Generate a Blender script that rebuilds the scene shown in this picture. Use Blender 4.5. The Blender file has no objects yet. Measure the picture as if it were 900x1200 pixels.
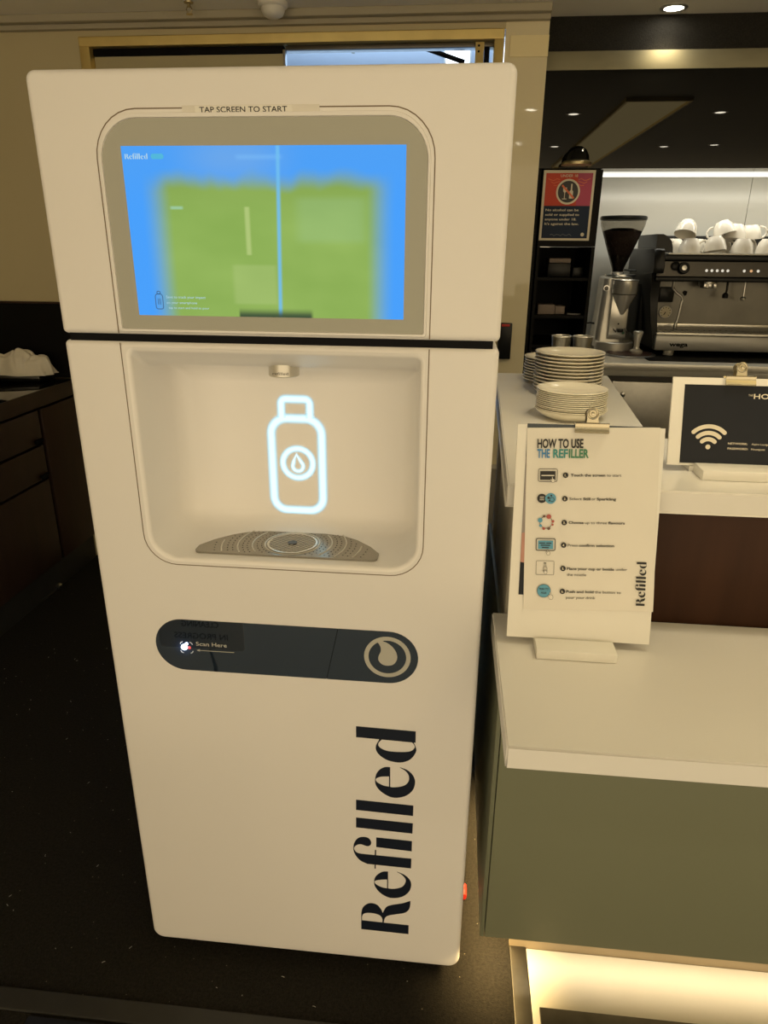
import bpy, bmesh, math, random
from mathutils import Vector, Matrix
from mathutils.geometry import tessellate_polygon

random.seed(4)
SC = bpy.context.scene
COL = SC.collection
PI = math.pi

# ------------------------------------------------------------------ camera, world, exposure, large lights
cam_d = bpy.data.cameras.new('camera')
cam = bpy.data.objects.new('camera', cam_d)
COL.objects.link(cam)
cam_d.sensor_fit = 'HORIZONTAL'
cam_d.sensor_width = 36.0
cam_d.lens = 36.0 * 812.43 / 900.0
cam_d.clip_start = 0.02
cam.matrix_world = Matrix(((0.9948, -0.0434, 0.0917, 0.6173),
                           (0.1011, 0.3510, -0.9309, -1.0712),
                           (0.0082, 0.9354, 0.3536, 1.4944),
                           (0, 0, 0, 1)))
SC.camera = cam

SC.view_settings.view_transform = 'Standard'
SC.view_settings.look = 'None'
SC.view_settings.gamma = 1.0
SC.view_settings.use_curve_mapping = False
SC.view_settings.exposure = 0.0

world = bpy.data.worlds.new('world')
SC.world = world
world.use_nodes = True
bgn = world.node_tree.nodes['Background']
bgn.inputs[0].default_value = (1.0, 0.79, 0.50, 1)     # added warm fill light, entering through the room's open front
bgn.inputs[1].default_value = 1.80

WARM = (1.0, 0.82, 0.52)


def area(name, loc, rot, sx, sy, power, col=WARM, spread=180):
    d = bpy.data.lights.new(name, 'AREA')
    d.shape = 'RECTANGLE'
    d.size, d.size_y, d.energy, d.color = sx, sy, power, col
    d.spread = math.radians(spread)
    o = bpy.data.objects.new(name, d)
    COL.objects.link(o)
    o.location = loc
    o.rotation_euler = [math.radians(a) for a in rot]
    return o


def spot(name, loc, power, angle=95, blend=0.7, col=WARM, rad=0.04, rot=(0, 0, 0)):
    d = bpy.data.lights.new(name, 'SPOT')
    d.energy, d.color, d.spot_size, d.spot_blend, d.shadow_soft_size = power, col, math.radians(angle), blend, rad
    o = bpy.data.objects.new(name, d)
    COL.objects.link(o)
    o.location = loc
    o.rotation_euler = [math.radians(a) for a in rot]
    return o


# added unseen cold fill that brightens the passage ceiling behind the door
area('passage_fill', (0.0, 3.9, 1.9), (180, 0, 0), 1.6, 1.6, 42, (0.50, 0.72, 1.0))


# ------------------------------------------------------------------ materials (all procedural)
MATS = {}


def mk(name, col, rough=0.5, metal=0.0, var=0.06, scale=6.0, bump=0.0, bscale=200.0, spec=0.5, coat=0.0,
       trans=0.0, ior=1.45, stretch=None):
    m = bpy.data.materials.new(name)
    m.use_nodes = True
    nt = m.node_tree
    b = nt.nodes['Principled BSDF']
    b.inputs['Roughness'].default_value = rough
    b.inputs['Metallic'].default_value = metal
    b.inputs['Specular IOR Level'].default_value = spec
    b.inputs['Coat Weight'].default_value = coat
    b.inputs['Coat Roughness'].default_value = 0.05
    b.inputs['Transmission Weight'].default_value = trans
    b.inputs['IOR'].default_value = ior
    tc = nt.nodes.new('ShaderNodeTexCoord')
    vec = tc.outputs['Object']
    if stretch:
        mp = nt.nodes.new('ShaderNodeMapping')
        mp.inputs['Scale'].default_value = stretch
        nt.links.new(vec, mp.inputs[0])
        vec = mp.outputs[0]
    n = nt.nodes.new('ShaderNodeTexNoise')
    n.inputs['Scale'].default_value = scale
    n.inputs['Detail'].default_value = 4
    nt.links.new(vec, n.inputs['Vector'])
    r = nt.nodes.new('ShaderNodeMix')
    r.data_type = 'RGBA'
    r.inputs[6].default_value = [c * (1 - var) for c in col] + [1]
    r.inputs[7].default_value = [min(1, c * (1 + var)) for c in col] + [1]
    nt.links.new(n.outputs['Fac'], r.inputs[0])
    nt.links.new(r.outputs[2], b.inputs['Base Color'])
    if bump:
        n2 = nt.nodes.new('ShaderNodeTexNoise')
        n2.inputs['Scale'].default_value = bscale
        nt.links.new(vec, n2.inputs['Vector'])
        bp = nt.nodes.new('ShaderNodeBump')
        bp.inputs['Strength'].default_value = bump
        bp.inputs['Distance'].default_value = 0.004
        nt.links.new(n2.outputs['Fac'], bp.inputs['Height'])
        nt.links.new(bp.outputs[0], b.inputs['Normal'])
    MATS[name] = m
    return m


def emit(name, col, strength):
    m = bpy.data.materials.new(name)
    m.use_nodes = True
    b = m.node_tree.nodes['Principled BSDF']
    b.inputs['Base Color'].default_value = (0.02, 0.02, 0.02, 1)
    b.inputs['Emission Color'].default_value = (*col, 1)
    b.inputs['Emission Strength'].default_value = strength
    MATS[name] = m
    return m


mk('white_enamel', (0.80, 0.78, 0.755), 0.38, var=0.02, scale=3)
mk('niche_white', (0.87, 0.85, 0.82), 0.35, var=0.02, scale=3)
mk('seam_black', (0.004, 0.004, 0.005), 0.6, spec=0.12)
mk('groove_brown', (0.17, 0.12, 0.07), 0.6)
mk('display_glass', (0.37, 0.37, 0.31), 0.12, var=0.03, scale=2, spec=0.4)
mk('navy_ink', (0.006, 0.010, 0.022), 0.45)
mk('navy_glass', (0.007, 0.014, 0.027), 0.03, var=0.05, spec=0.5, ior=1.95)
mk('logo_grey', (0.46, 0.45, 0.40), 0.45)
mk('steel', (0.48, 0.47, 0.44), 0.30, 1.0, var=0.10, scale=30, stretch=(1, 1, 8))
mk('steel_plate', (0.40, 0.39, 0.36), 0.34, 1.0, var=0.12, scale=40)
mk('steel_light', (0.72, 0.71, 0.68), 0.28, 1.0, var=0.05, scale=40)
mk('steel_dark', (0.10, 0.095, 0.088), 0.38, 1.0, var=0.15, scale=14)
mk('chrome', (0.80, 0.79, 0.76), 0.10, 1.0, var=0.03)
mk('hole_black', (0.004, 0.004, 0.004), 0.8, spec=0.1)
mk('tape_clear', (0.72, 0.69, 0.62), 0.25, var=0.04, scale=40)
mk('ink_black', (0.012, 0.011, 0.010), 0.5)
mk('counter_white', (0.76, 0.74, 0.69), 0.22, var=0.03, scale=4, spec=0.5)
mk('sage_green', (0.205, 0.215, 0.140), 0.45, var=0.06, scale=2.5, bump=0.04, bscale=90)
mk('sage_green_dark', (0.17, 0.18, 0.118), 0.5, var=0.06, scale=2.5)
mk('walnut', (0.044, 0.019, 0.010), 0.42, spec=0.15, var=0.40, scale=5, stretch=(5, 5, 0.6))
mk('dark_walnut', (0.038, 0.021, 0.015), 0.40, spec=0.25, var=0.35, scale=4, stretch=(5, 5, 0.7))
mk('pedestal_grey', (0.40, 0.37, 0.30), 0.5, var=0.05)
mk('tan_wall', (0.54, 0.47, 0.285), 0.40, var=0.05, scale=1.5, bump=0.03, bscale=150)
mk('tan_gloss', (0.80, 0.72, 0.49), 0.03, var=0.03, scale=1.2)
mk('reflection_tan', (0.92, 0.80, 0.47), 0.35, var=0.03)
mk('toe_tan', (0.34, 0.27, 0.17), 0.5, var=0.1)
mk('lint', (0.45, 0.42, 0.34), 0.9)
mk('brass', (0.88, 0.68, 0.28), 0.36, 0.8, var=0.18, scale=8)
mk('brass_dull', (0.40, 0.34, 0.20), 0.35, 1.0, var=0.15, scale=10, stretch=(1, 1, 3))
mk('ceiling_white', (0.90, 0.87, 0.79), 0.7, var=0.03)
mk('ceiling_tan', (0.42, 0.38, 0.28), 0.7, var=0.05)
mk('black_gloss', (0.0015, 0.0015, 0.0013), 0.012, spec=0.38, var=0.1)
mk('black_textured', (0.022, 0.021, 0.018), 0.60, spec=0.12, var=0.7, scale=180, bump=0.8, bscale=260)
mk('reflection_brass', (0.27, 0.25, 0.165), 0.60, 0.5, var=0.22, scale=6, stretch=(1, 1, 3))
mk('silver', (0.62, 0.60, 0.54), 0.32, 0.55, var=0.06, scale=30)
mk('silver_grey', (0.34, 0.335, 0.315), 0.34, 0.55, var=0.08, scale=20)
mk('silver_bright', (0.74, 0.72, 0.66), 0.22, 0.6, var=0.05, scale=30)
mk('splash_steel', (0.185, 0.178, 0.155), 0.36, 0.6, var=0.30, scale=7)
mk('tray_steel', (0.30, 0.285, 0.25), 0.26, 0.8, var=0.10, scale=25)
mk('clip_metal', (0.50, 0.45, 0.33), 0.24, 0.9, var=0.1, scale=40)
mk('black_satin', (0.0045, 0.0042, 0.004), 0.5, var=0.1, spec=0.12)
mk('black_plastic', (0.008, 0.0085, 0.008), 0.32, var=0.1, spec=0.28)
mk('black_stone', (0.004, 0.004, 0.004), 0.03, var=0.5, scale=60, spec=0.9)
mk('splash_white', (0.74, 0.74, 0.69), 0.18, var=0.02, scale=2)
mk('porcelain', (0.86, 0.81, 0.67), 0.16, var=0.02)
mk('porcelain_white', (0.74, 0.70, 0.62), 0.12, var=0.02)
mk('cloth', (0.84, 0.79, 0.66), 0.85, var=0.08, scale=14, bump=0.25, bscale=500)
mk('paper', (0.74, 0.71, 0.63), 0.30, var=0.02, scale=10, bump=0.10, bscale=14)
mk('board_white', (0.80, 0.78, 0.71), 0.35, var=0.02)
mk('poster_navy', (0.010, 0.012, 0.017), 0.30, spec=0.22, var=0.35, scale=9)
mk('poster_pink', (0.50, 0.25, 0.19), 0.4)
mk('poster_slate', (0.045, 0.06, 0.075), 0.4)
mk('poster_grey', (0.30, 0.26, 0.24), 0.4)
mk('ink_blue', (0.045, 0.22, 0.48), 0.5)
mk('ink_teal', (0.04, 0.26, 0.25), 0.5)
mk('ink_green', (0.05, 0.22, 0.12), 0.5)
mk('icon_blue', (0.10, 0.34, 0.50), 0.5)
mk('icon_red', (0.42, 0.09, 0.07), 0.5)
mk('icon_brown', (0.14, 0.07, 0.05), 0.5)
mk('ink_cream', (0.72, 0.66, 0.52), 0.5)
mk('sign_red', (0.58, 0.065, 0.035), 0.4, var=0.15, scale=5, spec=0.2)
mk('sign_magenta', (0.42, 0.022, 0.09), 0.4, var=0.1)
mk('sign_orange', (0.75, 0.16, 0.05), 0.4)
mk('sign_navy', (0.012, 0.024, 0.055), 0.4, spec=0.15)
mk('sign_charcoal', (0.03, 0.028, 0.028), 0.5)
mk('sign_slate', (0.80, 0.84, 0.88), 0.5)
mk('front_tile', (0.19, 0.26, 0.36), 0.4, var=0.06, scale=3)
mk('sign_faint', (0.10, 0.12, 0.15), 0.5)
mk('beans', (0.026, 0.014, 0.009), 0.5, var=0.6, scale=60, bump=1.0, bscale=110)
mk('bean_tint', (0.05, 0.022, 0.016), 0.2, var=0.2)
mk('smoke_glass', (0.60, 0.58, 0.54), 0.05, trans=1.0, var=0.0, ior=1.1)
mk('clear_glass', (0.9, 0.9, 0.86), 0.03, trans=1.0, var=0.0, ior=1.2)
mk('door_glass', (0.48, 0.43, 0.27), 0.08, var=0.05, scale=2)
mk('corridor_white', (0.70, 0.73, 0.78), 0.7, var=0.02)
mk('red_plastic', (0.55, 0.03, 0.02), 0.4)
mk('trim_metal', (0.12, 0.11, 0.09), 0.35, 1.0, var=0.35, scale=25)
mk('tile_cream', (0.72, 0.68, 0.58), 0.35, var=0.05, scale=8)
mk('rubber', (0.022, 0.021, 0.018), 0.55, var=0.3, scale=18)
mk('mat_navy', (0.006, 0.008, 0.016), 0.7, var=0.3, scale=30)
mk('coffee_brown', (0.035, 0.018, 0.010), 0.9, var=0.4, scale=120)
mk('mat_brown', (0.05, 0.022, 0.013), 0.5, var=0.2)
mk('paper_dim', (0.25, 0.20, 0.17), 0.6, var=0.1)
mk('dial_cream', (0.62, 0.56, 0.40), 0.5)
mk('led_green', (0.01, 0.12, 0.07), 0.4)

emit('glow_white', (0.72, 0.93, 1.0), 1.5)
emit('led_blue_white', (0.70, 0.85, 1.0), 6.0)
emit('led_red', (1.0, 0.08, 0.06), 0.8)
emit('lamp_warm', (1.0, 0.90, 0.70), 36.0)
emit('strip_white', (1.0, 0.97, 0.86), 1.6)
emit('led_warm', (1.0, 0.74, 0.36), 3.0)
emit('panel_cold', (0.85, 0.93, 1.0), 3.0)
emit('coffer_gold', (1.0, 0.76, 0.33), 2.0)
emit('button_amber', (1.0, 0.55, 0.25), 0.7)
emit('button_white', (1.0, 0.92, 0.75), 0.7)
emit('screen_text', (0.55, 0.85, 1.0), 0.75)
emit('screen_cyan', (0.05, 0.55, 0.85), 0.8)
emit('screen_ink', (0.02, 0.12, 0.30), 0.8)


def carpet_mat():
    m = mk('carpet', (0.015, 0.013, 0.0095), 0.95, var=0.95, scale=160, bump=1.0, bscale=330, spec=0.2)
    nt = m.node_tree
    b = nt.nodes['Principled BSDF']
    old = b.inputs['Base Color'].links[0].from_socket
    tc = nt.nodes.new('ShaderNodeTexCoord')
    v = nt.nodes.new('ShaderNodeTexVoronoi')
    v.inputs['Scale'].default_value = 34
    v.inputs['Randomness'].default_value = 1
    nt.links.new(tc.outputs['Object'], v.inputs['Vector'])
    lt = nt.nodes.new('ShaderNodeMath')
    lt.operation = 'LESS_THAN'
    lt.inputs[1].default_value = 0.045
    nt.links.new(v.outputs['Distance'], lt.inputs[0])
    mx = nt.nodes.new('ShaderNodeMix')
    mx.data_type = 'RGBA'
    mx.inputs[7].default_value = (0.16, 0.14, 0.10, 1)
    nt.links.new(lt.outputs[0], mx.inputs[0])
    nt.links.new(old, mx.inputs[6])
    nt.links.new(mx.outputs[2], b.inputs['Base Color'])


carpet_mat()


def stroke_mat():
    """Backlit line seen through frosted plastic: bright core, soft rim (across = UV y)."""
    m = bpy.data.materials.new('backlit_line')
    m.use_nodes = True
    nt = m.node_tree
    nt.nodes.remove(nt.nodes['Principled BSDF'])
    out = nt.nodes['Material Output']
    uv = nt.nodes.new('ShaderNodeUVMap')
    sp = nt.nodes.new('ShaderNodeSeparateXYZ')
    nt.links.new(uv.outputs[0], sp.inputs[0])
    ab = nt.nodes.new('ShaderNodeMath'); ab.operation = 'MULTIPLY_ADD'
    ab.inputs[1].default_value = 2; ab.inputs[2].default_value = -1
    nt.links.new(sp.outputs[1], ab.inputs[0])
    a2 = nt.nodes.new('ShaderNodeMath'); a2.operation = 'ABSOLUTE'
    nt.links.new(ab.outputs[0], a2.inputs[0])
    mr = nt.nodes.new('ShaderNodeMapRange'); mr.interpolation_type = 'SMOOTHSTEP'
    mr.inputs[1].default_value = 0.20; mr.inputs[2].default_value = 1.0
    mr.inputs[3].default_value = 1.0; mr.inputs[4].default_value = 0.0
    nt.links.new(a2.outputs[0], mr.inputs[0])
    em = nt.nodes.new('ShaderNodeEmission')
    cr = nt.nodes.new('ShaderNodeMix'); cr.data_type = 'RGBA'
    cr.inputs[6].default_value = (0.25, 0.72, 1.0, 1); cr.inputs[7].default_value = (0.80, 1.0, 1.0, 1)
    nt.links.new(mr.outputs[0], cr.inputs[0]); nt.links.new(cr.outputs[2], em.inputs[0])
    em.inputs[1].default_value = 1.15
    tr = nt.nodes.new('ShaderNodeBsdfTransparent')
    mx = nt.nodes.new('ShaderNodeMixShader')
    nt.links.new(mr.outputs[0], mx.inputs[0])
    nt.links.new(tr.outputs[0], mx.inputs[1])
    nt.links.new(em.outputs[0], mx.inputs[2])
    nt.links.new(mx.outputs[0], out.inputs[0])
    MATS['backlit_line'] = m


stroke_mat()


def screen_mat():
    m = bpy.data.materials.new('screen_picture')
    m.use_nodes = True
    nt = m.node_tree
    N, L = nt.nodes, nt.links
    b = N['Principled BSDF']
    b.inputs['Base Color'].default_value = (0.01, 0.012, 0.015, 1)
    b.inputs['Roughness'].default_value = 0.12
    b.inputs['Specular IOR Level'].default_value = 0.2
    uv = N.new('ShaderNodeUVMap')
    sp = N.new('ShaderNodeSeparateXYZ')
    L.new(uv.outputs[0], sp.inputs[0])
    U, V = sp.outputs[0], sp.outputs[1]

    def mth(op, a, c=0.0, d=None):
        n = N.new('ShaderNodeMath'); n.operation = op
        for i, x in enumerate((a, c, d)):
            if x is None: continue
            if isinstance(x, (int, float)): n.inputs[i].default_value = x
            else: L.new(x, n.inputs[i])
        return n.outputs[0]

    def ss(x, lo, hi):
        n = N.new('ShaderNodeMapRange'); n.interpolation_type = 'SMOOTHSTEP'
        L.new(x, n.inputs[0])
        n.inputs[1].default_value, n.inputs[2].default_value = lo, hi
        return n.outputs[0]

    def box(u0, u1, v0, v1, s):
        a = mth('MULTIPLY', ss(U, u0 - s, u0 + s), mth('SUBTRACT', 1, ss(U, u1 - s, u1 + s)))
        c = mth('MULTIPLY', ss(V, v0 - s, v0 + s), mth('SUBTRACT', 1, ss(V, v1 - s, v1 + s)))
        return mth('MULTIPLY', a, c)

    def mix(f, a, c):
        n = N.new('ShaderNodeMix'); n.data_type = 'RGBA'
        L.new(f, n.inputs[0])
        for i, x in ((6, a), (7, c)):
            if isinstance(x, tuple): n.inputs[i].default_value = (*x, 1)
            else: L.new(x, n.inputs[i])
        return n.outputs[2]
    nz = N.new('ShaderNodeTexNoise')
    nz.inputs['Scale'].default_value = 6
    mp = N.new('ShaderNodeMapping'); mp.inputs['Scale'].default_value = (1, 0.25, 1)
    L.new(uv.outputs[0], mp.inputs[0]); L.new(mp.outputs[0], nz.inputs['Vector'])
    wv = mth('MULTIPLY_ADD', nz.outputs['Fac'], 0.16, -0.08)
    topv = mth('ADD', V, wv)
    left = ss(U, 0.05, 0.17)
    right = mth('SUBTRACT', 1, ss(U, 0.86, 0.97))
    top = mth('SUBTRACT', 1, ss(topv, 0.74, 0.87))
    green = mth('MULTIPLY', mth('MULTIPLY', left, right), top)
    nz2 = N.new('ShaderNodeTexNoise'); nz2.inputs['Scale'].default_value = 3.0
    L.new(uv.outputs[0], nz2.inputs['Vector'])
    gcol = mix(nz2.outputs['Fac'], (0.19, 0.36, 0.055), (0.33, 0.52, 0.12))
    gcol = mix(mth('MULTIPLY', ss(V, 0.55, 0.85), 0.5), gcol, (0.20, 0.33, 0.06))
    bcol = mix(ss(V, 0.6, 1.0), (0.035, 0.34, 1.0), (0.045, 0.34, 0.95))
    bcol = mix(mth('MULTIPLY', box(0.25, 0.55, 0.82, 1.05, 0.12), 0.6), bcol, (0.16, 0.40, 0.80))
    c = mix(green, bcol, gcol)
    # the vertical bar of a rolling refresh, the pale patches and the dark tab on the picture
    c = mix(mth('MULTIPLY', box(0.430, 0.447, 0.38, 0.66, 0.006), 0.55), c, (0.55, 0.68, 0.26))
    c = mix(mth('MULTIPLY', box(0.375, 0.535, 0.08, 0.32, 0.012), 0.28), c, (0.48, 0.62, 0.24))
    c = mix(mth('MULTIPLY', box(0.62, 0.86, 0.46, 0.71, 0.03), 0.16), c, (0.36, 0.62, 0.40))
    c = mix(mth('MULTIPLY', box(0.16, 0.205, 0.645, 0.662, 0.006), 0.6), c, (0.36, 0.68, 0.50))
    c = mix(mth('MULTIPLY', box(0.41, 0.57, 0.925, 0.95, 0.012), 0.35), c, (0.20, 0.55, 1.0))
    us = mth('MULTIPLY_ADD', V, -0.014, U)
    st = mth('MULTIPLY', ss(us, 0.533, 0.543), mth('SUBTRACT', 1, ss(us, 0.545, 0.556)))
    c = mix(mth('MULTIPLY', st, 0.85), c, (0.14, 0.52, 0.90))
    tab = mth('MULTIPLY', mth('MULTIPLY', ss(U, 0.384, 0.394), mth('SUBTRACT', 1, ss(U, 0.655, 0.672))),
              mth('SUBTRACT', 1, ss(V, 0.005, 0.065)))
    c = mix(mth('MULTIPLY', tab, 0.95), c, (0.012, 0.05, 0.025))
    L.new(c, b.inputs['Emission Color'])
    b.inputs['Emission Strength'].default_value = 0.95
    MATS['screen_picture'] = m


screen_mat()

# ------------------------------------------------------------------ mesh helpers (all coordinates in metres, world space)
ROOT = {}


def obj(name, bm, mat, parent=None, smooth=True, origin=None, angle=38):
    bmesh.ops.remove_doubles(bm, verts=bm.verts, dist=1e-6)
    bmesh.ops.recalc_face_normals(bm, faces=bm.faces)
    if parent is not None:
        off = Vector(ROOT[parent.name])
    elif origin is not None:
        off = Vector(origin)
    else:
        xs = [v.co for v in bm.verts]
        lo = [min(v[i] for v in xs) for i in range(3)]
        hi = [max(v[i] for v in xs) for i in range(3)]
        off = Vector(((lo[0] + hi[0]) / 2, (lo[1] + hi[1]) / 2, lo[2]))
    for v in bm.verts:
        v.co -= off
    ca = math.radians(angle)
    for f in bm.faces:
        f.smooth = smooth
    for e in bm.edges:
        if len(e.link_faces) == 2 and e.calc_face_angle(0) > ca:
            e.smooth = False
    me = bpy.data.meshes.new(name)
    bm.to_mesh(me)
    bm.free()
    me.materials.append(MATS[mat])
    o = bpy.data.objects.new(name, me)
    COL.objects.link(o)
    if parent is not None:
        o.parent = parent
        ROOT[o.name] = tuple(off)
    else:
        o.location = off
        ROOT[o.name] = tuple(off)
    return o


def thing(name, label, cat, loc, group=None):
    o = bpy.data.objects.new(name, None)
    o.empty_display_size = 0.05
    COL.objects.link(o)
    o.location = loc
    ROOT[o.name] = tuple(loc)
    return tag(o, label, cat, group)


def tag(o, label, cat, group=None):
    o['label'] = label
    o['category'] = cat
    if group:
        o['group'] = group
    return o


def struct(name, bm, mat, smooth=False):
    o = obj(name, bm, mat, smooth=smooth)
    o['kind'] = 'structure'
    return o


def box(bm, lo, hi, bev=0.0, seg=2):
    x0, y0, z0 = lo
    x1, y1, z1 = hi
    vs = [bm.verts.new(p) for p in ((x0, y0, z0), (x1, y0, z0), (x1, y1, z0), (x0, y1, z0),
                                    (x0, y0, z1), (x1, y0, z1), (x1, y1, z1), (x0, y1, z1))]
    fs = [bm.faces.new([vs[i] for i in q]) for q in ((0, 3, 2, 1), (4, 5, 6, 7), (0, 1, 5, 4), (1, 2, 6, 5), (2, 3, 7, 6), (3, 0, 4, 7))]
    if bev:
        es = list({e for f in fs for e in f.edges})
        bmesh.ops.bevel(bm, geom=es, offset=bev, segments=seg, profile=0.5, affect='EDGES')
    return bm


def B(lo, hi, bev=0.0, seg=2):
    return box(bmesh.new(), lo, hi, bev, seg)


def lathe(bm, prof, c=(0, 0, 0), seg=32, axis=(0, 0, 1), caps=True):
    ax = Vector(axis).normalized()
    q = Vector((0, 0, 1)).rotation_difference(ax)
    c = Vector(c)
    rings = []
    for r, h in prof:
        rings.append([bm.verts.new(c + q @ Vector((max(r, 1e-5) * math.cos(2 * PI * i / seg), max(r, 1e-5) * math.sin(2 * PI * i / seg), h)))
                      for i in range(seg)])
    for a, b in zip(rings, rings[1:]):
        for i in range(seg):
            bm.faces.new((a[i], a[(i + 1) % seg], b[(i + 1) % seg], b[i]))
    if caps:
        bm.faces.new(rings[0][::-1])
        bm.faces.new(rings[-1])
    return bm


def cyl(bm, p0, p1, r0, r1=None, seg=20):
    p0, p1 = Vector(p0), Vector(p1)
    return lathe(bm, [(r0, 0), (r0 if r1 is None else r1, (p1 - p0).length)], p0, seg, p1 - p0)


def tube(bm, pts, r, seg=10):
    pts = [Vector(p) for p in pts]
    rings = []
    up = Vector((0.13, 0.31, 0.94))
    for i, p in enumerate(pts):
        d = (pts[min(i + 1, len(pts) - 1)] - pts[max(i - 1, 0)]).normalized()
        a = d.cross(up)
        if a.length < 1e-3:
            a = d.cross(Vector((1, 0, 0)))
        a.normalize()
        b = d.cross(a)
        rr_ = r[i] if isinstance(r, (list, tuple)) else r
        rings.append([bm.verts.new(p + a * rr_ * math.cos(2 * PI * k / seg) + b * rr_ * math.sin(2 * PI * k / seg)) for k in range(seg)])
    for a, b in zip(rings, rings[1:]):
        for k in range(seg):
            bm.faces.new((a[k], a[(k + 1) % seg], b[(k + 1) % seg], b[k]))
    bm.faces.new(rings[0][::-1])
    bm.faces.new(rings[-1])
    return bm


def torus(bm, c, R, r, axis=(0, 0, 1), seg=36, ts=8):
    q = Vector((0, 0, 1)).rotation_difference(Vector(axis).normalized())
    c = Vector(c)
    g = [[bm.verts.new(c + q @ Vector(((R + r * math.cos(2 * PI * j / ts)) * math.cos(2 * PI * i / seg),
                                       (R + r * math.cos(2 * PI * j / ts)) * math.sin(2 * PI * i / seg), r * math.sin(2 * PI * j / ts))))
          for j in range(ts)] for i in range(seg)]
    for i in range(seg):
        for j in range(ts):
            bm.faces.new((g[i][j], g[(i + 1) % seg][j], g[(i + 1) % seg][(j + 1) % ts], g[i][(j + 1) % ts]))
    return bm


def loft(bm, rings, cap0=True, cap1=True):
    vr = [[bm.verts.new(p) for p in r] for r in rings]
    for a, b in zip(vr, vr[1:]):
        n = len(a)
        for i in range(n):
            bm.faces.new((a[i], a[(i + 1) % n], b[(i + 1) % n], b[i]))
    if cap0:
        bm.faces.new(vr[0][::-1])
    if cap1:
        bm.faces.new(vr[-1])
    return bm


def rr(x0, z0, x1, z1, rb, rt=None, seg=8):
    """rounded rectangle, anticlockwise; rb bottom radius, rt top radius"""
    rt = rb if rt is None else rt
    out = []
    for (cx, cz, r, a0) in ((x1 - rb, z0 + rb, rb, -90), (x1 - rt, z1 - rt, rt, 0), (x0 + rt, z1 - rt, rt, 90), (x0 + rb, z0 + rb, rb, 180)):
        for k in range(seg + 1):
            a = math.radians(a0 + 90 * k / seg)
            out.append((cx + r * math.cos(a), cz + r * math.sin(a)))
    return out


def circ(cx, cy, r, n=40, a0=0.0, a1=360.0):
    full = abs(a1 - a0) >= 360
    m = n if full else n - 1
    return [(cx + r * math.cos(math.radians(a0 + (a1 - a0) * i / m)), cy + r * math.sin(math.radians(a0 + (a1 - a0) * i / m))) for i in range(n)]


class Frame:
    def __init__(s, O, U, V):
        s.O, s.U, s.V = Vector(O), Vector(U).normalized(), Vector(V).normalized()
        s.N = s.U.cross(s.V)

    def at(s, u, v, w=0.0):
        return s.O + s.U * u + s.V * v + s.N * w


def tess(loops):
    loops = [[Vector((p[0], p[1], 0)) for p in l] for l in loops]
    flat = [p for l in loops for p in l]
    return flat, tessellate_polygon(loops)


def flat(bm, fr, loops, w=0.0):
    pts, tri = tess(loops)
    vs = [bm.verts.new(fr.at(p.x, p.y, w)) for p in pts]
    for t in tri:
        try:
            bm.faces.new([vs[i] for i in t])
        except ValueError:
            pass
    return bm


def plate(bm, fr, loops, w0, w1):
    """flat slab with holes between heights w0 and w1 of a frame"""
    flat(bm, fr, loops, w0)
    flat(bm, fr, loops, w1)
    for l in loops:
        a = [bm.verts.new(fr.at(p[0], p[1], w0)) for p in l]
        b = [bm.verts.new(fr.at(p[0], p[1], w1)) for p in l]
        n = len(l)
        for i in range(n):
            bm.faces.new((a[i], a[(i + 1) % n], b[(i + 1) % n], b[i]))
    return bm


def rect(x0, y0, x1, y1):
    return [(x0, y0), (x1, y0), (x1, y1), (x0, y1)]


def text(bm, fr, s, u, v, cap, width=None, bold=0.0, w=0.0, align='L', rot=0.0):
    """lettering as flat faces; u, v = left end of the baseline, cap = capital height"""
    cu = bpy.data.curves.new('text', 'FONT')
    cu.body = s
    cu.size = 1.0
    cu.offset = bold
    cu.resolution_u = 3
    to = bpy.data.objects.new('text', cu)
    me = bpy.data.meshes.new_from_object(to)
    if not me.vertices:
        return bm
    xs = [p.co.x for p in me.vertices]
    x0, x1 = min(xs), max(xs)
    k = cap / 0.73
    ku = k if width is None else width / (x1 - x0)
    sh = {'L': 0, 'C': -(x1 - x0) * ku / 2, 'R': -(x1 - x0) * ku}[align]
    cr_, sr_ = math.cos(rot), math.sin(rot)
    vs = []
    for p in me.vertices:
        a, b = (p.co.x - x0) * ku + sh, p.co.y * k
        vs.append(bm.verts.new(fr.at(u + a * cr_ - b * sr_, v + a * sr_ + b * cr_, w)))
    for f in me.polygons:
        try:
            bm.faces.new([vs[i] for i in f.vertices])
        except ValueError:
            pass
    bpy.data.objects.remove(to)
    bpy.data.meshes.remove(me)
    bpy.data.curves.remove(cu)
    return bm


def stroke(bm, fr, pts, half, closed=True, w=0.0):
    """ribbon along a 2-D line with UV across it"""
    uvl = bm.loops.layers.uv.verify()
    n = len(pts)
    pr = []
    for i in range(n):
        a = Vector(pts[i - 1] if (closed or i > 0) else pts[i])
        b = Vector(pts[(i + 1) % n] if (closed or i < n - 1) else pts[i])
        d = (b - a).normalized()
        nn = Vector((-d.y, d.x))
        p = Vector(pts[i])
        pr.append((bm.verts.new(fr.at(*(p + nn * half), w)), bm.verts.new(fr.at(*(p - nn * half), w))))
    for i in range(n if closed else n - 1):
        a, b = pr[i], pr[(i + 1) % n]
        f = bm.faces.new((a[0], b[0], b[1], a[1]))
        for l, q in zip(f.loops, (1, 1, 0, 0)):
            l[uvl].uv = (0, q)
    return bm


def line(bm, fr, p, q, t, w=0.0):
    p, q = Vector(p), Vector(q)
    d = (q - p).normalized()
    n = Vector((-d.y, d.x)) * t / 2
    return flat(bm, fr, [[tuple(p + n), tuple(p - n), tuple(q - n), tuple(q + n)]], w)


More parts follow.
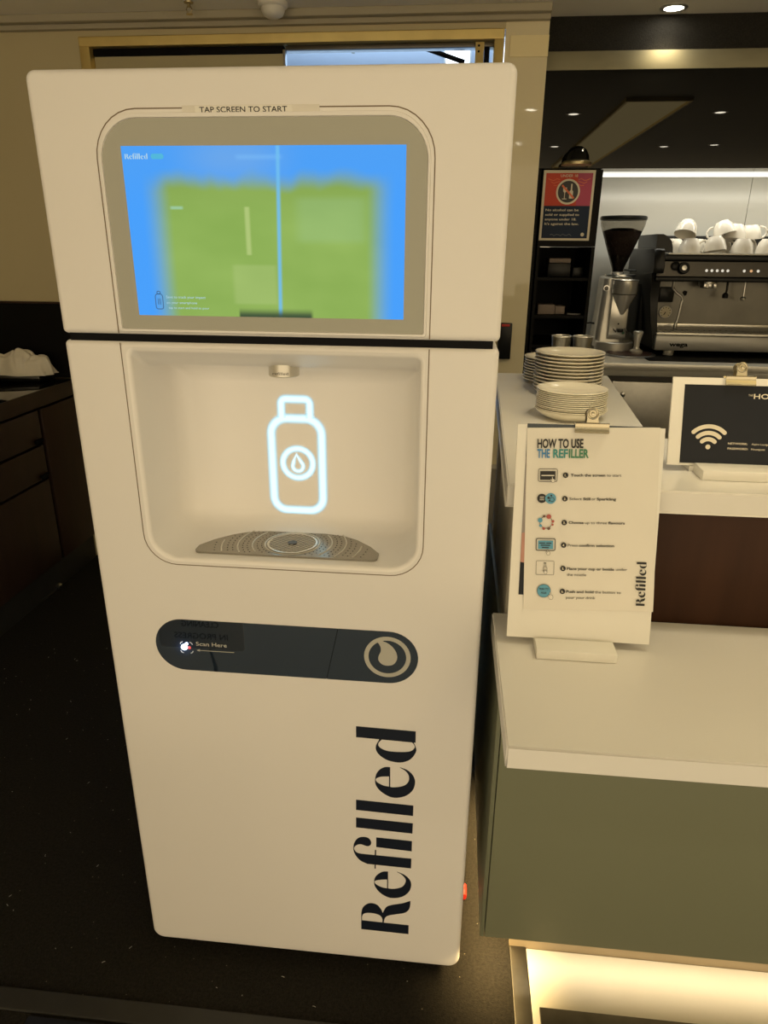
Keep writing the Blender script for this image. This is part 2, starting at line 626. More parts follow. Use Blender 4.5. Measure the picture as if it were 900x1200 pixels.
def ring2(bm, fr, cx, cy, r1, r0, w=0.0, n=40):
    return flat(bm, fr, [circ(cx, cy, r1, n), circ(cx, cy, r0, n)[::-1]], w)


def copy_thing(src, name, loc, label, rotz=None):
    c = src.copy()
    c.name = name
    COL.objects.link(c)
    c.location = loc
    if rotz is not None:
        c.rotation_euler = (0, 0, rotz)
    c['label'] = label
    for ch in src.children:
        d = ch.copy()
        COL.objects.link(d)
        d.parent = c
        for g in ch.children:
            e = g.copy()
            COL.objects.link(e)
            e.parent = d
    return c


XZ = lambda y, x=0.0, z=0.0: Frame((x, y, z), (1, 0, 0), (0, 0, 1))     # a wall facing the viewer
XY = lambda z: Frame((0, 0, z), (1, 0, 0), (0, 1, 0))                   # a surface facing up
BM = bmesh.new
LOGO = [([(0.5333,0.1142),(0.5311,0.0012),(0.505,0.0009),(0.508,0.1143)],[]),([(0.5083,0.0694),(0.5034,0.0714),(0.4984,0.0737),(0.4935,0.0756),(0.4889,0.0765),(0.4845,0.0764),(0.4804,0.0756),(0.4764,0.0739),(0.4727,0.0715),(0.469,0.0682),(0.4654,0.064),(0.4622,0.0592),(0.4597,0.0541),(0.4579,0.0485),(0.4566,0.0423),(0.4559,0.0361),(0.4561,0.0303),(0.4572,0.0249),(0.4592,0.0196),(0.4618,0.0147),(0.465,0.0105),(0.4691,0.0069),(0.4742,0.0038),(0.4793,0.0014),(0.4838,-0.0003),(0.4874,-0.001),(0.4905,-0.0008),(0.4934,-0.0001),(0.4963,0.0007),(0.4991,0.0017),(0.5019,0.003),(0.5047,0.0043),(0.5074,0.0057),(0.508,0.0114),(0.5066,0.0097),(0.5052,0.008),(0.5037,0.0063),(0.502,0.005),(0.5001,0.0038),(0.4979,0.0028),(0.4957,0.0022),(0.4935,0.0025),(0.4911,0.0036),(0.4885,0.0054),(0.4862,0.0079),(0.4843,0.0109),(0.483,0.0146),(0.4821,0.019),(0.4815,0.0238),(0.4811,0.0289),(0.4807,0.0346),(0.4805,0.0408),(0.4806,0.047),(0.4811,0.0525),(0.4822,0.0572),(0.4837,0.0615),(0.4855,0.0651),(0.4875,0.068),(0.4896,0.07),(0.4919,0.0713),(0.4944,0.0718),(0.4971,0.0716),(0.4999,0.0705),(0.5028,0.0683),(0.5058,0.0659),(0.5088,0.0636)],[]),([(0.4434,0.0484),(0.4433,0.0509),(0.4434,0.0535),(0.4432,0.056),(0.4426,0.0585),(0.4414,0.0611),(0.4398,0.0638),(0.4379,0.0663),(0.4357,0.0686),(0.4334,0.0705),(0.4308,0.0722),(0.428,0.0737),(0.4248,0.075),(0.4213,0.076),(0.4174,0.0769),(0.4134,0.0774),(0.4096,0.0777),(0.4061,0.0776),(0.4026,0.0773),(0.3993,0.0766),(0.3959,0.0754),(0.3926,0.0738),(0.3892,0.0718),(0.386,0.0693),(0.3828,0.0664),(0.3797,0.0627),(0.3765,0.0583),(0.3737,0.0538),(0.3716,0.0495),(0.3704,0.0455),(0.3698,0.0416),(0.3697,0.0376),(0.3702,0.0336),(0.3712,0.0292),(0.3728,0.0246),(0.3748,0.0201),(0.3774,0.016),(0.3806,0.0123),(0.3843,0.0088),(0.3884,0.0058),(0.3927,0.0034),(0.3975,0.0016),(0.4027,0.0004),(0.4079,-0.0002),(0.4127,-0.0004),(0.417,0.0),(0.4211,0.001),(0.4248,0.0024),(0.4283,0.0042),(0.4316,0.0065),(0.4347,0.0092),(0.4374,0.0122),(0.4397,0.0154),(0.4415,0.0188),(0.4428,0.0226),(0.4439,0.0264),(0.4451,0.0301),(0.4436,0.0292),(0.4423,0.0268),(0.4411,0.0244),(0.4398,0.0221),(0.4382,0.02),(0.4361,0.0179),(0.4338,0.016),(0.4313,0.0143),(0.4286,0.013),(0.4256,0.0121),(0.4224,0.0116),(0.4192,0.0114),(0.4161,0.0116),(0.4132,0.0123),(0.4104,0.0133),(0.4077,0.0148),(0.4053,0.0166),(0.4032,0.0188),(0.4014,0.0214),(0.3998,0.0244),(0.3984,0.0275),(0.3973,0.0312),(0.3964,0.0352),(0.3957,0.0392),(0.3953,0.0423),(0.3952,0.0443),(0.3954,0.0457),(0.3957,0.0467),(0.3959,0.0479)],[[(0.4208,0.0504),(0.4204,0.0541),(0.42,0.0579),(0.4196,0.0615),(0.419,0.0648),(0.418,0.0676),(0.417,0.0701),(0.4158,0.0723),(0.4146,0.074),(0.4134,0.0752),(0.4123,0.0759),(0.4111,0.0762),(0.4098,0.0762),(0.4083,0.0758),(0.4068,0.075),(0.4052,0.0738),(0.4037,0.0721),(0.4021,0.0698),(0.4005,0.0669),(0.399,0.0638),(0.3978,0.0609),(0.3971,0.0582),(0.3967,0.0555),(0.3965,0.0528),(0.3961,0.0501)]]),([(0.3573,0.1152),(0.3542,0.0016),(0.3279,0.0017),(0.3314,0.1154)],[]),([(0.3121,0.1155),(0.3093,0.0015),(0.2827,0.002),(0.2863,0.1157)],[]),([(0.2649,0.0746),(0.2631,0.0023),(0.2361,0.0023),(0.2393,0.0745)],[]),([(0.2166,0.0026),(0.1902,0.0026),(0.1918,0.0926),(0.1937,0.0966),(0.1955,0.1008),(0.1976,0.1047),(0.2003,0.1083),(0.2039,0.1115),(0.2082,0.1145),(0.2127,0.1171),(0.217,0.119),(0.2208,0.1203),(0.2245,0.1211),(0.2282,0.1214),(0.2319,0.1215),(0.2358,0.1213),(0.2398,0.1208),(0.2437,0.12),(0.2474,0.1188),(0.2509,0.1173),(0.2542,0.1155),(0.2572,0.1133),(0.2595,0.111),(0.2612,0.1083),(0.2624,0.1053),(0.263,0.1022),(0.2634,0.0993),(0.2633,0.0967),(0.2629,0.0941),(0.262,0.0917),(0.2607,0.0897),(0.2588,0.088),(0.2563,0.0866),(0.2536,0.0855),(0.2512,0.0848),(0.2491,0.0847),(0.247,0.085),(0.2451,0.0856),(0.2435,0.0864),(0.2422,0.0874),(0.241,0.0887),(0.2402,0.0901),(0.2397,0.0916),(0.2396,0.0932),(0.2399,0.0949),(0.2404,0.0966),(0.2409,0.0984),(0.2415,0.1003),(0.2423,0.1022),(0.243,0.1042),(0.2433,0.1062),(0.243,0.1082),(0.2424,0.1102),(0.2415,0.1122),(0.2404,0.114),(0.2389,0.1157),(0.2372,0.1173),(0.2353,0.1186),(0.2334,0.1195),(0.2316,0.1199),(0.2296,0.1199),(0.2277,0.1196),(0.2259,0.119),(0.2241,0.1179),(0.2224,0.1165),(0.2209,0.1149),(0.2197,0.1131),(0.219,0.1113),(0.2186,0.1093),(0.2183,0.1073),(0.218,0.1053)],[]),([(0.2314,0.0774),(0.2317,0.0747),(0.1809,0.0753),(0.1806,0.0778)],[]),([(0.1762,0.0497),(0.176,0.0523),(0.1758,0.0549),(0.1755,0.0575),(0.1747,0.0601),(0.1733,0.0627),(0.1715,0.0652),(0.1695,0.0677),(0.1673,0.0699),(0.165,0.0718),(0.1627,0.0736),(0.1601,0.0751),(0.1573,0.0764),(0.1542,0.0773),(0.1508,0.0781),(0.1473,0.0785),(0.1439,0.0787),(0.1407,0.0786),(0.1375,0.0783),(0.1343,0.0776),(0.1309,0.0763),(0.127,0.0743),(0.1228,0.0719),(0.1186,0.0689),(0.1149,0.0656),(0.1116,0.0618),(0.1085,0.0574),(0.106,0.0529),(0.1042,0.0485),(0.1033,0.0445),(0.1031,0.0405),(0.1035,0.0365),(0.1043,0.0326),(0.1055,0.0285),(0.1071,0.0244),(0.1092,0.0204),(0.1117,0.0168),(0.1148,0.0134),(0.1185,0.0102),(0.1224,0.0074),(0.1265,0.0052),(0.1308,0.0035),(0.1354,0.0022),(0.1399,0.0015),(0.1442,0.0012),(0.1483,0.0014),(0.1523,0.0021),(0.156,0.0033),(0.1595,0.0049),(0.1628,0.007),(0.1659,0.0096),(0.1687,0.0126),(0.1712,0.0159),(0.1733,0.0195),(0.1751,0.0235),(0.1767,0.0276),(0.1784,0.0317),(0.1767,0.0307),(0.1754,0.0284),(0.1742,0.0261),(0.1728,0.0239),(0.171,0.0218),(0.1688,0.0196),(0.1662,0.0174),(0.1636,0.0155),(0.161,0.0141),(0.1588,0.0133),(0.1566,0.0129),(0.1544,0.0128),(0.152,0.0132),(0.149,0.0139),(0.1456,0.015),(0.1423,0.0164),(0.1395,0.0183),(0.1372,0.0205),(0.1353,0.0232),(0.1337,0.0261),(0.1323,0.029),(0.1312,0.032),(0.1303,0.0351),(0.1296,0.0381),(0.1292,0.0409),(0.1291,0.0432),(0.1293,0.0452),(0.1295,0.0472),(0.1298,0.0492)],[[(0.1538,0.0516),(0.1533,0.0547),(0.1529,0.0578),(0.1524,0.0609),(0.1518,0.0639),(0.151,0.0669),(0.1502,0.0699),(0.1493,0.0726),(0.1483,0.0747),(0.1472,0.0762),(0.146,0.0771),(0.1446,0.0775),(0.1432,0.0775),(0.1417,0.077),(0.14,0.076),(0.1383,0.0745),(0.1367,0.0727),(0.1351,0.0704),(0.1334,0.0676),(0.132,0.0646),(0.1309,0.0617),(0.1302,0.0591),(0.1299,0.0565),(0.1297,0.054),(0.1295,0.0514)]]),([(0.0308,0.1059),(0.0295,0.0041),(0.0031,0.004),(0.0044,0.106)],[]),([(0.0281,0.1058),(0.0344,0.1058),(0.0408,0.106),(0.047,0.106),(0.0526,0.1057),(0.0575,0.1051),(0.0619,0.1043),(0.0659,0.1032),(0.0696,0.1018),(0.0729,0.0999),(0.0758,0.0976),(0.0783,0.0951),(0.0803,0.0926),(0.0818,0.0902),(0.0829,0.0877),(0.0834,0.0852),(0.0836,0.0825),(0.0832,0.0798),(0.0825,0.0769),(0.0813,0.074),(0.0795,0.0714),(0.0771,0.0691),(0.074,0.0669),(0.0707,0.0649),(0.0678,0.0633),(0.0652,0.0621),(0.0628,0.0612),(0.0604,0.0606),(0.058,0.0598),(0.0599,0.0592),(0.0617,0.0587),(0.0636,0.0581),(0.0658,0.0572),(0.0686,0.0561),(0.0717,0.0549),(0.0748,0.0533),(0.0775,0.0513),(0.0796,0.0487),(0.0814,0.0457),(0.083,0.0422),(0.0847,0.0383),(0.0863,0.0337),(0.0879,0.0286),(0.0895,0.0233),(0.0913,0.0184),(0.0934,0.014),(0.0956,0.01),(0.0979,0.006),(0.1002,0.002),(0.0972,0.0019),(0.0942,0.0018),(0.0912,0.0018),(0.088,0.002),(0.0846,0.0024),(0.0809,0.003),(0.0773,0.0038),(0.074,0.0051),(0.0711,0.0067),(0.0685,0.0087),(0.0662,0.011),(0.0641,0.0139),(0.0624,0.0174),(0.061,0.0214),(0.0597,0.0257),(0.0584,0.0299),(0.057,0.0341),(0.0557,0.0384),(0.0543,0.0425),(0.0527,0.046),(0.0511,0.0487),(0.0495,0.051),(0.0476,0.0528),(0.0449,0.0544),(0.0414,0.0557),(0.0372,0.0566),(0.0327,0.0573),(0.0283,0.0581),(0.028,0.0604),(0.0315,0.0604),(0.035,0.0603),(0.0383,0.0604),(0.0413,0.0609),(0.0439,0.0617),(0.0462,0.0628),(0.0483,0.0643),(0.05,0.0662),(0.0515,0.0687),(0.0527,0.0718),(0.0536,0.0751),(0.0542,0.0784),(0.0546,0.082),(0.0546,0.0858),(0.0544,0.0895),(0.054,0.0926),(0.0533,0.0952),(0.0524,0.0974),(0.0513,0.0992),(0.0499,0.1008),(0.0482,0.102),(0.0464,0.1029),(0.0442,0.1036),(0.0417,0.1041),(0.0387,0.1043),(0.0353,0.1043),(0.0318,0.1042),(0.0283,0.1041)],[])]
DROP = [(-0.014,0.0317),(-0.0115,0.0308),(-0.0089,0.0299),(-0.0064,0.0289),(-0.0039,0.0275),(-0.0012,0.0256),(0.0015,0.0234),(0.0041,0.0209),(0.0064,0.0182),(0.0083,0.0154),(0.01,0.0123),(0.0114,0.0092),(0.0124,0.0061),(0.0129,0.0031),(0.0132,0.0001),(0.013,-0.0028),(0.0125,-0.0056),(0.0116,-0.0083),(0.0103,-0.011),(0.0087,-0.0134),(0.0068,-0.0153),(0.0046,-0.0168),(0.002,-0.0179),(-0.0007,-0.0186),(-0.0034,-0.019),(-0.006,-0.019),(-0.0087,-0.0187),(-0.0113,-0.0179),(-0.0137,-0.0169),(-0.0158,-0.0153),(-0.0178,-0.0133),(-0.0194,-0.0111),(-0.0206,-0.0089),(-0.0211,-0.0066),(-0.0211,-0.0043),(-0.0208,-0.0019),(-0.0204,0.0004),(-0.0196,0.0026),(-0.0185,0.0048),(-0.0175,0.0069),(-0.0168,0.0091),(-0.0164,0.0112),(-0.0164,0.0133),(-0.0165,0.0154),(-0.0168,0.0174),(-0.0173,0.0194),(-0.0181,0.0213),(-0.0189,0.0231),(-0.0198,0.0247),(-0.0206,0.026),(-0.0215,0.027),(-0.0225,0.028),(-0.0234,0.0289)]

# ================================================================== the setting
CZ = 2.345          # ceiling height
struct('floor', B((-2.2, -3.2, -0.10), (4.2, 3.4, 0.0)), 'carpet')
struct('ceiling', B((-2.2, -3.2, CZ), (4.2, 2.18, CZ + 0.08)), 'ceiling_white')
struct('wall_left', B((-1.86, -3.2, 0), (-1.78, 2.05, CZ)), 'tan_wall')
struct('wall_right', B((4.1, -3.2, 0), (4.2, 3.4, CZ)), 'tan_wall')
DX0, DX1, DZ = -0.93, 0.752, 2.278      # outer size of the door frame
struct('wall_back', B((-1.86, 2.05, 0), (DX0, 2.15, CZ)), 'tan_wall')
struct('wall_back_panel', B((DX1 + 0.004, 2.05, 0), (0.918, 2.15, CZ)), 'tan_gloss')
struct('wall_back_lintel', B((DX0, 2.05, DZ), (DX1 + 0.004, 2.15, CZ)), 'tan_wall')
b = BM()
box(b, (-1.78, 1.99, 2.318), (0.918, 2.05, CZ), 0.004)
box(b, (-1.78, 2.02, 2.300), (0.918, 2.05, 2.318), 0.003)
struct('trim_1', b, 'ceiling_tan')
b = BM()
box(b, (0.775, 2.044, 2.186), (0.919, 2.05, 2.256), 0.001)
struct('wall_band_reflection', b, 'reflection_tan')  # reflection in the glossy wall, built as a paler strip

# ---- the doorway behind the dispenser: brass frame, one glazed leaf, an open leaf and a lit passage
y0, y1 = 2.035, 2.15
d1 = B((DX0, y0, DZ - 0.034), (DX1, y1, DZ), 0.003)
d1 = struct('door_1', d1, 'brass')
obj('jamb', B((DX0, y0, 0), (DX0 + 0.042, y1, DZ - 0.034), 0.003), 'brass', d1)
obj('jamb', B((0.715, y0, 0), (DX1, y1, DZ - 0.034), 0.003), 'brass', d1)
obj('head_rail', B((DX0 + 0.042, y0 + 0.03, DZ - 0.060), (-0.105, y1 - 0.03, DZ - 0.036), 0.002), 'seam_black', d1)
lf = obj('glazed_leaf', B((DX0 + 0.0425, y0 + 0.035, 0.02), (-0.108, y0 + 0.055, DZ - 0.062), 0.002), 'door_glass', d1)
obj('leaf_edge', B((-0.108, y0 + 0.028, 0.02), (-0.098, y0 + 0.06, DZ - 0.050), 0.001), 'steel_light', lf)
obj('head_rail', B((-0.098, y0 + 0.03, DZ - 0.052), (0.715, y1 - 0.03, DZ - 0.036), 0.002), 'steel_dark', d1)
lf = obj('open_leaf', B((0.645, y0 + 0.01, 0.02), (0.678, y0 + 0.07, DZ - 0.040), 0.002), 'brass', d1)
b = BM()
for z in (2.225, 2.206):
    cyl(b, (0.658, y0 + 0.0105, z), (0.658, y0 + 0.0085, z), 0.004, seg=12)
obj('screw', b, 'hole_black', lf)
obj('pivot_box', B((0.680, y0 + 0.04, 2.12), (0.700, y0 + 0.09, DZ - 0.048), 0.003), 'seam_black', d1)
b = BM()
tube(b, [(0.417, 2.20, 2.264), (0.50, 2.205, 2.239), (0.605, 2.215, 2.208)], 0.009)
box(b, (0.400, 2.188, 2.256), (0.436, 2.212, 2.276), 0.004)
obj('closer_arm', b, 'seam_black', d1)

struct('wall_passage_left', B((-2.2, 2.16, 0), (-2.1, 6.0, 2.95)), 'corridor_white')
struct('wall_passage_right', B((0.80, 2.16, 0), (0.90, 6.0, 2.95)), 'corridor_white')
struct('wall_passage_back', B((-2.2, 6.0, 0), (0.90, 6.1, 2.95)), 'corridor_white')
struct('wall_passage_front', B((-2.2, 2.155, DZ + 0.01), (0.80, 2.17, 2.95)), 'corridor_white')
c1 = struct('ceiling', B((-2.2, 2.16, 2.90), (0.90, 6.1, 2.98)), 'corridor_white')
struct('floor', B((-2.2, 3.4, -0.10), (0.90, 6.1, 0.0)), 'carpet')
t = thing('ceiling_light', 'bright white square light panel in the passage ceiling behind the open door', 'light', (0.54, 5.1, 2.885))
obj('frame', plate(BM(), Frame((0, 0, 2.886), (1, 0, 0), (0, 1, 0)), [rect(0.432, 4.605, 0.645, 5.615), rect(0.445, 4.62, 0.632, 5.60)[::-1]], 0, 0.013), 'ceiling_white', t)
obj('diffuser', B((0.445, 4.62, 2.890), (0.632, 5.60, 2.899)), 'panel_cold', t)


def sprinkler(x, y, z, label):
    t = thing('sprinkler_head', label, 'sprinkler', (x, y, z))
    b = BM()
    lathe(b, [(0.018, 0), (0.017, -0.004), (0.006, -0.006), (0.006, -0.016)], (x, y, z), 20)
    obj('escutcheon', b, 'brass_dull', t)
    b = BM()
    for s in (-1, 1):
        tube(b, [(x + s * 0.006, y, z - 0.014), (x + s * 0.011, y, z - 0.024), (x + s * 0.003, y, z - 0.036)], 0.002, 6)
    lathe(b, [(0.013, -0.037), (0.013, -0.039)], (x, y, z), 16)
    obj('deflector', b, 'brass_dull', t)


sprinkler(-0.417, 1.90, CZ, 'small brass sprinkler head hanging from the room ceiling at the top left')
sprinkler(-0.231, 4.90, 2.90, 'small dark sprinkler head in the blue lit passage ceiling')
t = thing('smoke_detector', 'white domed smoke detector on the ceiling above the brass door frame', 'detector', (-0.108, 1.93, CZ))
b = BM(); lathe(b, [(0.055, 0), (0.055, -0.012), (0.050, -0.016)], (-0.108, 1.93, CZ), 32)
obj('base', b, 'board_white', t)
b = BM(); lathe(b, [(0.044, -0.016), (0.043, -0.028), (0.036, -0.040), (0.022, -0.048), (0.0, -0.050)], (-0.108, 1.93, CZ), 32)
obj('dome', b, 'board_white', t)

# ---- recessed ceiling lamps; only the first is seen directly, the others in the glossy wall and bulkhead
def downlight(x, y, label, power, group=None, angle=100, rot=(0, 0, 0)):
    t = thing('downlight', label, 'light', (x, y, CZ), group)
    b = BM()
    lathe(b, [(0.050, 0), (0.050, -0.004), (0.036, -0.006), (0.034, 0.0)], (x, y, CZ), 28, caps=False)
    obj('trim_ring', b, 'steel_light', t)
    b = BM(); lathe(b, [(0.034, -0.0035), (0.030, -0.0045), (0.0, -0.005)], (x, y, CZ), 24)
    obj('lens', b, 'lamp_warm', t)
    if power:
        spot('downlight_light', (x, y, CZ - 0.03), power, angle, 0.85, rot=rot)


downlight(1.370, 2.085, 'lit recessed downlight in the white ceiling in front of the black bulkhead', 6.0, None, 110)
for (x, y, p, lab) in ((1.327, 0.114, 12, 'overhead downlight mirrored at the upper left of the black bulkhead'),
                       (2.252, 0.128, 16, 'overhead downlight mirrored at the upper right of the black bulkhead'),
                       (1.398, -1.421, 12, 'overhead downlight mirrored low at the left of the black bulkhead beside the dome camera'),
                       (2.321, -1.454, 12, 'overhead downlight mirrored low in the middle of the black bulkhead'),
                       (2.707, -1.364, 0, 'overhead downlight mirrored low at the right of the black bulkhead'),
                       (1.034, 0.038, 17, 'overhead downlight mirrored higher on the glossy tan wall panel'),
                       (1.068, -1.444, 0, 'overhead downlight mirrored lower on the glossy tan wall panel')):
    downlight(x, y, lab, p, 'overhead downlights mirrored in the glossy wall', 80 if x < 1.05 else 100, (32, 0, 0) if x < 1.05 else (0, 0, 0))
t = thing('ceiling_coffer', 'long gold lit ceiling coffer overhead, seen mirrored in the black bulkhead', 'light', (1.75, -1.2, CZ))
obj('coffer_frame', plate(BM(), Frame((0, 0, CZ - 0.022), (1, 0, 0), (0, 1, 0)), [rect(1.555, -2.95, 1.94, 0.62), rect(1.57, -2.93, 1.925, 0.60)[::-1]], 0, 0.022), 'brass', t)
obj('coffer_panel', B((1.57, -2.93, CZ - 0.010), (1.925, 0.60, CZ - 0.002)), 'coffer_gold', t)

# ---- black bulkhead over the coffee bench
t = struct('wall_bulkhead', B((0.918, 2.17, 1.815), (4.1, 2.36, CZ), 0.001), 'black_gloss')
obj('brass_band_reflection', B((0.920, 2.162, 2.164), (4.1, 2.171, 2.228), 0.001), 'reflection_brass', t)  # mirrored brass trim, modelled as a coloured strip on the bulkhead
obj('upper_fascia', B((0.920, 2.166, 2.2285), (4.1, 2.1695, CZ - 0.001)), 'black_textured', t)
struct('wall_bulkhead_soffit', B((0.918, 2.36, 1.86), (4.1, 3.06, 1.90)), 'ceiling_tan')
struct('wall_splash', B((1.12, 3.06, 0), (2.108, 3.16, 1.90)), 'splash_white')
struct('wall_splash', B((2.111, 3.06, 0), (4.1, 3.16, 1.90)), 'splash_white')
struct('wall_niche_side', B((0.86, 2.20, 0), (0.945, 3.16, 1.815)), 'black_satin')
t = thing('strip_light', 'long white light strip under the black bulkhead above the coffee machine', 'light', (2.4, 2.40, 1.80))
obj('housing', B((1.21, 2.385, 1.838), (4.05, 2.43, 1.859)), 'steel_light', t)
obj('diffuser', B((1.21, 2.383, 1.806), (4.05, 2.432, 1.838), 0.006), 'strip_white', t)
area('strip_light_light', (2.5, 2.55, 1.80), (22, 0, 0), 2.6, 0.05, 7, (1.0, 0.95, 0.80))
t = thing('dome_camera', 'black glass dome camera under the black bulkhead above the red sign', 'camera', (1.06, 2.15, 1.835))
b = BM(); lathe(b, [(0.060, 0.0), (0.060, 0.010), (0.050, 0.016)], (1.075, 2.125, 1.822), 28)
obj('base', b, 'brass_dull', t)
b = BM(); lathe(b, [(0.050, 0.016), (0.047, 0.036), (0.036, 0.056), (0.018, 0.068), (0.0, 0.071)], (1.075, 2.125, 1.822), 28)
obj('dome', b, 'black_gloss', t)

# ---- black card reader on the wall panel
t = thing('card_reader', 'narrow black card reader with red light on the tan wall behind the dispenser', 'reader', (0.832, 2.05, 1.054))
obj('body', B((0.800, 2.020, 1.054), (0.857, 2.05, 1.206), 0.004), 'black_plastic', t)
obj('red_light', B((0.812, 2.0185, 1.192), (0.846, 2.021, 1.202), 0.001), 'red_plastic', t)

# ---- small dark ledge on the wall behind the counter
struct('baseboard_back', B((0.756, 1.98, 0), (0.918, 2.05, 0.57), 0.004), 'pedestal_grey')

# ---- floor details
struct('floor_front', B((-2.2, -3.2, 0.0), (4.2, -1.02, 0.004)), 'front_tile')  # unseen paler floor, added to lighten the control strip's reflection
tl = struct('floor_tile', B((0.838, -1.0, 0.0), (2.6, 0.085, 0.006), 0.001), 'tile_cream')
t = struct('trim_3', B((0.800, -1.0, 0.0), (0.837, 0.099, 0.009), 0.002), 'trim_metal')
t = thing('floor_mat', 'black edged mat lying on the lit cream tile at the bottom right', 'mat', (1.4, -0.6, 0.006))
obj('mat_pad', B((0.875, -0.93, 0.006), (2.2, -0.085, 0.013), 0.002), 'mat_navy', t)
obj('mat_border', plate(BM(), Frame((0, 0, 0.006), (1, 0, 0), (0, 1, 0)), [rect(0.853, -0.955, 2.22, -0.052), rect(0.876, -0.93, 2.20, -0.085)[::-1]], 0, 0.010), 'trim_metal', t)
t = struct('trim_4', B((-1.78, -0.168, 0.0), (0.795, -0.122, 0.006), 0.003), 'rubber')
t = thing('rubber_mat', 'dark navy mat at the bottom left edge in front of the rubber strip', 'mat', (-0.2, -0.7, 0))
obj('mat_pad', B((-0.20, -0.58, 0.0), (0.72, -0.176, 0.010), 0.004), 'mat_navy', t)

# lint and fibres scattered on the dark carpet
b = BM()
random.seed(21)
for k in range(150):
    x, y = random.uniform(-1.1, 0.78), random.uniform(-0.11, 1.2)
    if -0.02 < x < 0.70 and y > -0.01:
        continue
    a, l = random.uniform(0, PI), random.choice((0.002, 0.003, 0.003, 0.007))
    c_, s_ = math.cos(a) * l / 2, math.sin(a) * l / 2
    tube(b, [(x - c_, y - s_, 0.0012), (x + s_ * 0.2, y, 0.0022), (x + c_, y + s_, 0.0012)], 0.0006, 4)
o = obj('carpet_lint', b, 'lint')
o['kind'] = 'stuff'
tag(o, 'pale lint and crumbs scattered over the dark carpet', 'lint')

# ================================================================== the water dispenser
W, H = 0.68, 1.7241
disp = thing('water_dispenser', 'tall white water dispenser with lit touchscreen, glowing bottle icon and navy lettering', 'dispenser', (W / 2, 0.28, 0))
F0 = XZ(0.0)


def shell(name, x0, z0, x1, z1, rb, rt, bev, hole=None, depth=0.56):
    bm = BM()
    rings = [[(p[0], depth, p[1]) for p in rr(x0, z0, x1, z1, rb, rt)]]
    n = 6
    for k in range(n + 1):
        a = math.radians(90 * k / n)
        ins = bev * (1 - math.cos(a))
        y = bev * (1 - math.sin(a))
        rings.append([(p[0], y, p[1]) for p in rr(x0 + ins, z0 + ins, x1 - ins, z1 - ins, max(rb - ins, 0.001), max(rt - ins, 0.001))])
    loft(bm, rings, True, False)
    last = [(p[0], p[2]) for p in rings[-1]]
    loops = [last] + ([hole[::-1]] if hole else [])
    flat(bm, F0, loops)
    return bm


def niche_ring(ins, y, drop=0.0):
    return [(p[0], y, p[1]) for p in rr(0.0975 + ins, 0.9775 + ins, 0.5725 - ins, 1.3480 - ins - drop, max(0.052 - ins, 0.012), max(0.016 - ins, 0.006), 10)]


hole = [(p[0], p[2]) for p in niche_ring(0, 0)]
body = obj('body_shell', shell('body_shell', -0.004, 0.033, W + 0.004, 1.3565, 0.026, 0.008, 0.010, hole), 'white_enamel', disp)
head = obj('head_shell', shell('head_shell', -0.004, 1.3665, W + 0.004, H + 0.004, 0.008, 0.014, 0.010), 'white_enamel', disp)
obj('seam_gap', B((0.006, 0.006, 1.3555), (W - 0.006, 0.54, 1.3675)), 'seam_black', disp)
obj('plinth', B((0.03, 0.03, 0.001), (W - 0.03, 0.53, 0.037)), 'seam_black', disp)

# recessed niche
bm = BM()
rings = [niche_ring(0, 0)]
for k in range(1, 6):
    a = math.radians(90 * k / 5)
    rings.append(niche_ring(0.007 * math.sin(a), 0.007 * (1 - math.cos(a)), 0.002 * k / 5))
rings.append(niche_ring(0.008, 0.03, 0.014))
rings.append(niche_ring(0.009, 0.055, 0.025))
rings.append(niche_ring(0.010, 0.09, 0.030))
rings.append(niche_ring(0.011, 0.125, 0.032))
for k in range(1, 8):
    a = math.radians(90 * k / 7)
    rings.append(niche_ring(0.011 + 0.035 * (1 - math.cos(a)), 0.125 + 0.035 * math.sin(a), 0.032))
vr = [[bm.verts.new(p) for p in r] for r in rings]
for a, b in zip(vr, vr[1:]):
    n = len(a)
    for i in range(n):
        bm.faces.new((a[i], a[(i + 1) % n], b[(i + 1) % n], b[i]))
bm.faces.new(vr[-1])
niche = obj('dispensing_niche', bm, 'niche_white', disp, angle=60)

# fine joint around the centre panel (two runs, one per shell)
def groove(x0, z0, x1, z1, rb, rt, open_side):
    q = rr(x0, z0, x1, z1, rb, rt)
    if open_side == 'bottom':
        pts = [(x1, z0)] + q[9:27] + [(x0, z0)]
    else:
        pts = [(x0, z1)] + q[27:36] + q[0:9] + [(x1, z1)]
    bm = BM()
    stroke(bm, F0, pts, 0.0008, closed=False, w=0.0003)
    return bm


obj('panel_joint', groove(0.0905, 1.369, 0.5785, 1.6775, 0.01, 0.064, 'bottom'), 'groove_brown', head)
obj('panel_joint', groove(0.0905, 0.9715, 0.5785, 1.354, 0.056, 0.01, 'top'), 'groove_brown', body)

# bezel, glass, screen
def frame_ring(x0, z0, x1, z1, rb, rt, y):
    return [(p[0], y, p[1]) for p in rr(x0, z0, x1, z1, rb, rt, 10)]


bm = BM()
rs = [frame_ring(0.0935, 1.3715, 0.5735, 1.6725, 0.004, 0.060, 0.0005), frame_ring(0.0945, 1.3725, 0.5725, 1.6715, 0.004, 0.059, -0.0025),
      frame_ring(0.0975, 1.3755, 0.5695, 1.6665, 0.003, 0.056, -0.0025), frame_ring(0.0985, 1.3765, 0.5685, 1.6655, 0.003, 0.055, 0.0005)]
loft(bm, rs, False, False)
obj('bezel', bm, 'white_enamel', head)
disp_glass = obj('display_glass', plate(BM(), F0, [rr(0.0985, 1.3765, 0.5685, 1.6655, 0.003, 0.055, 10)], -0.001, 0.0006), 'display_glass', head)

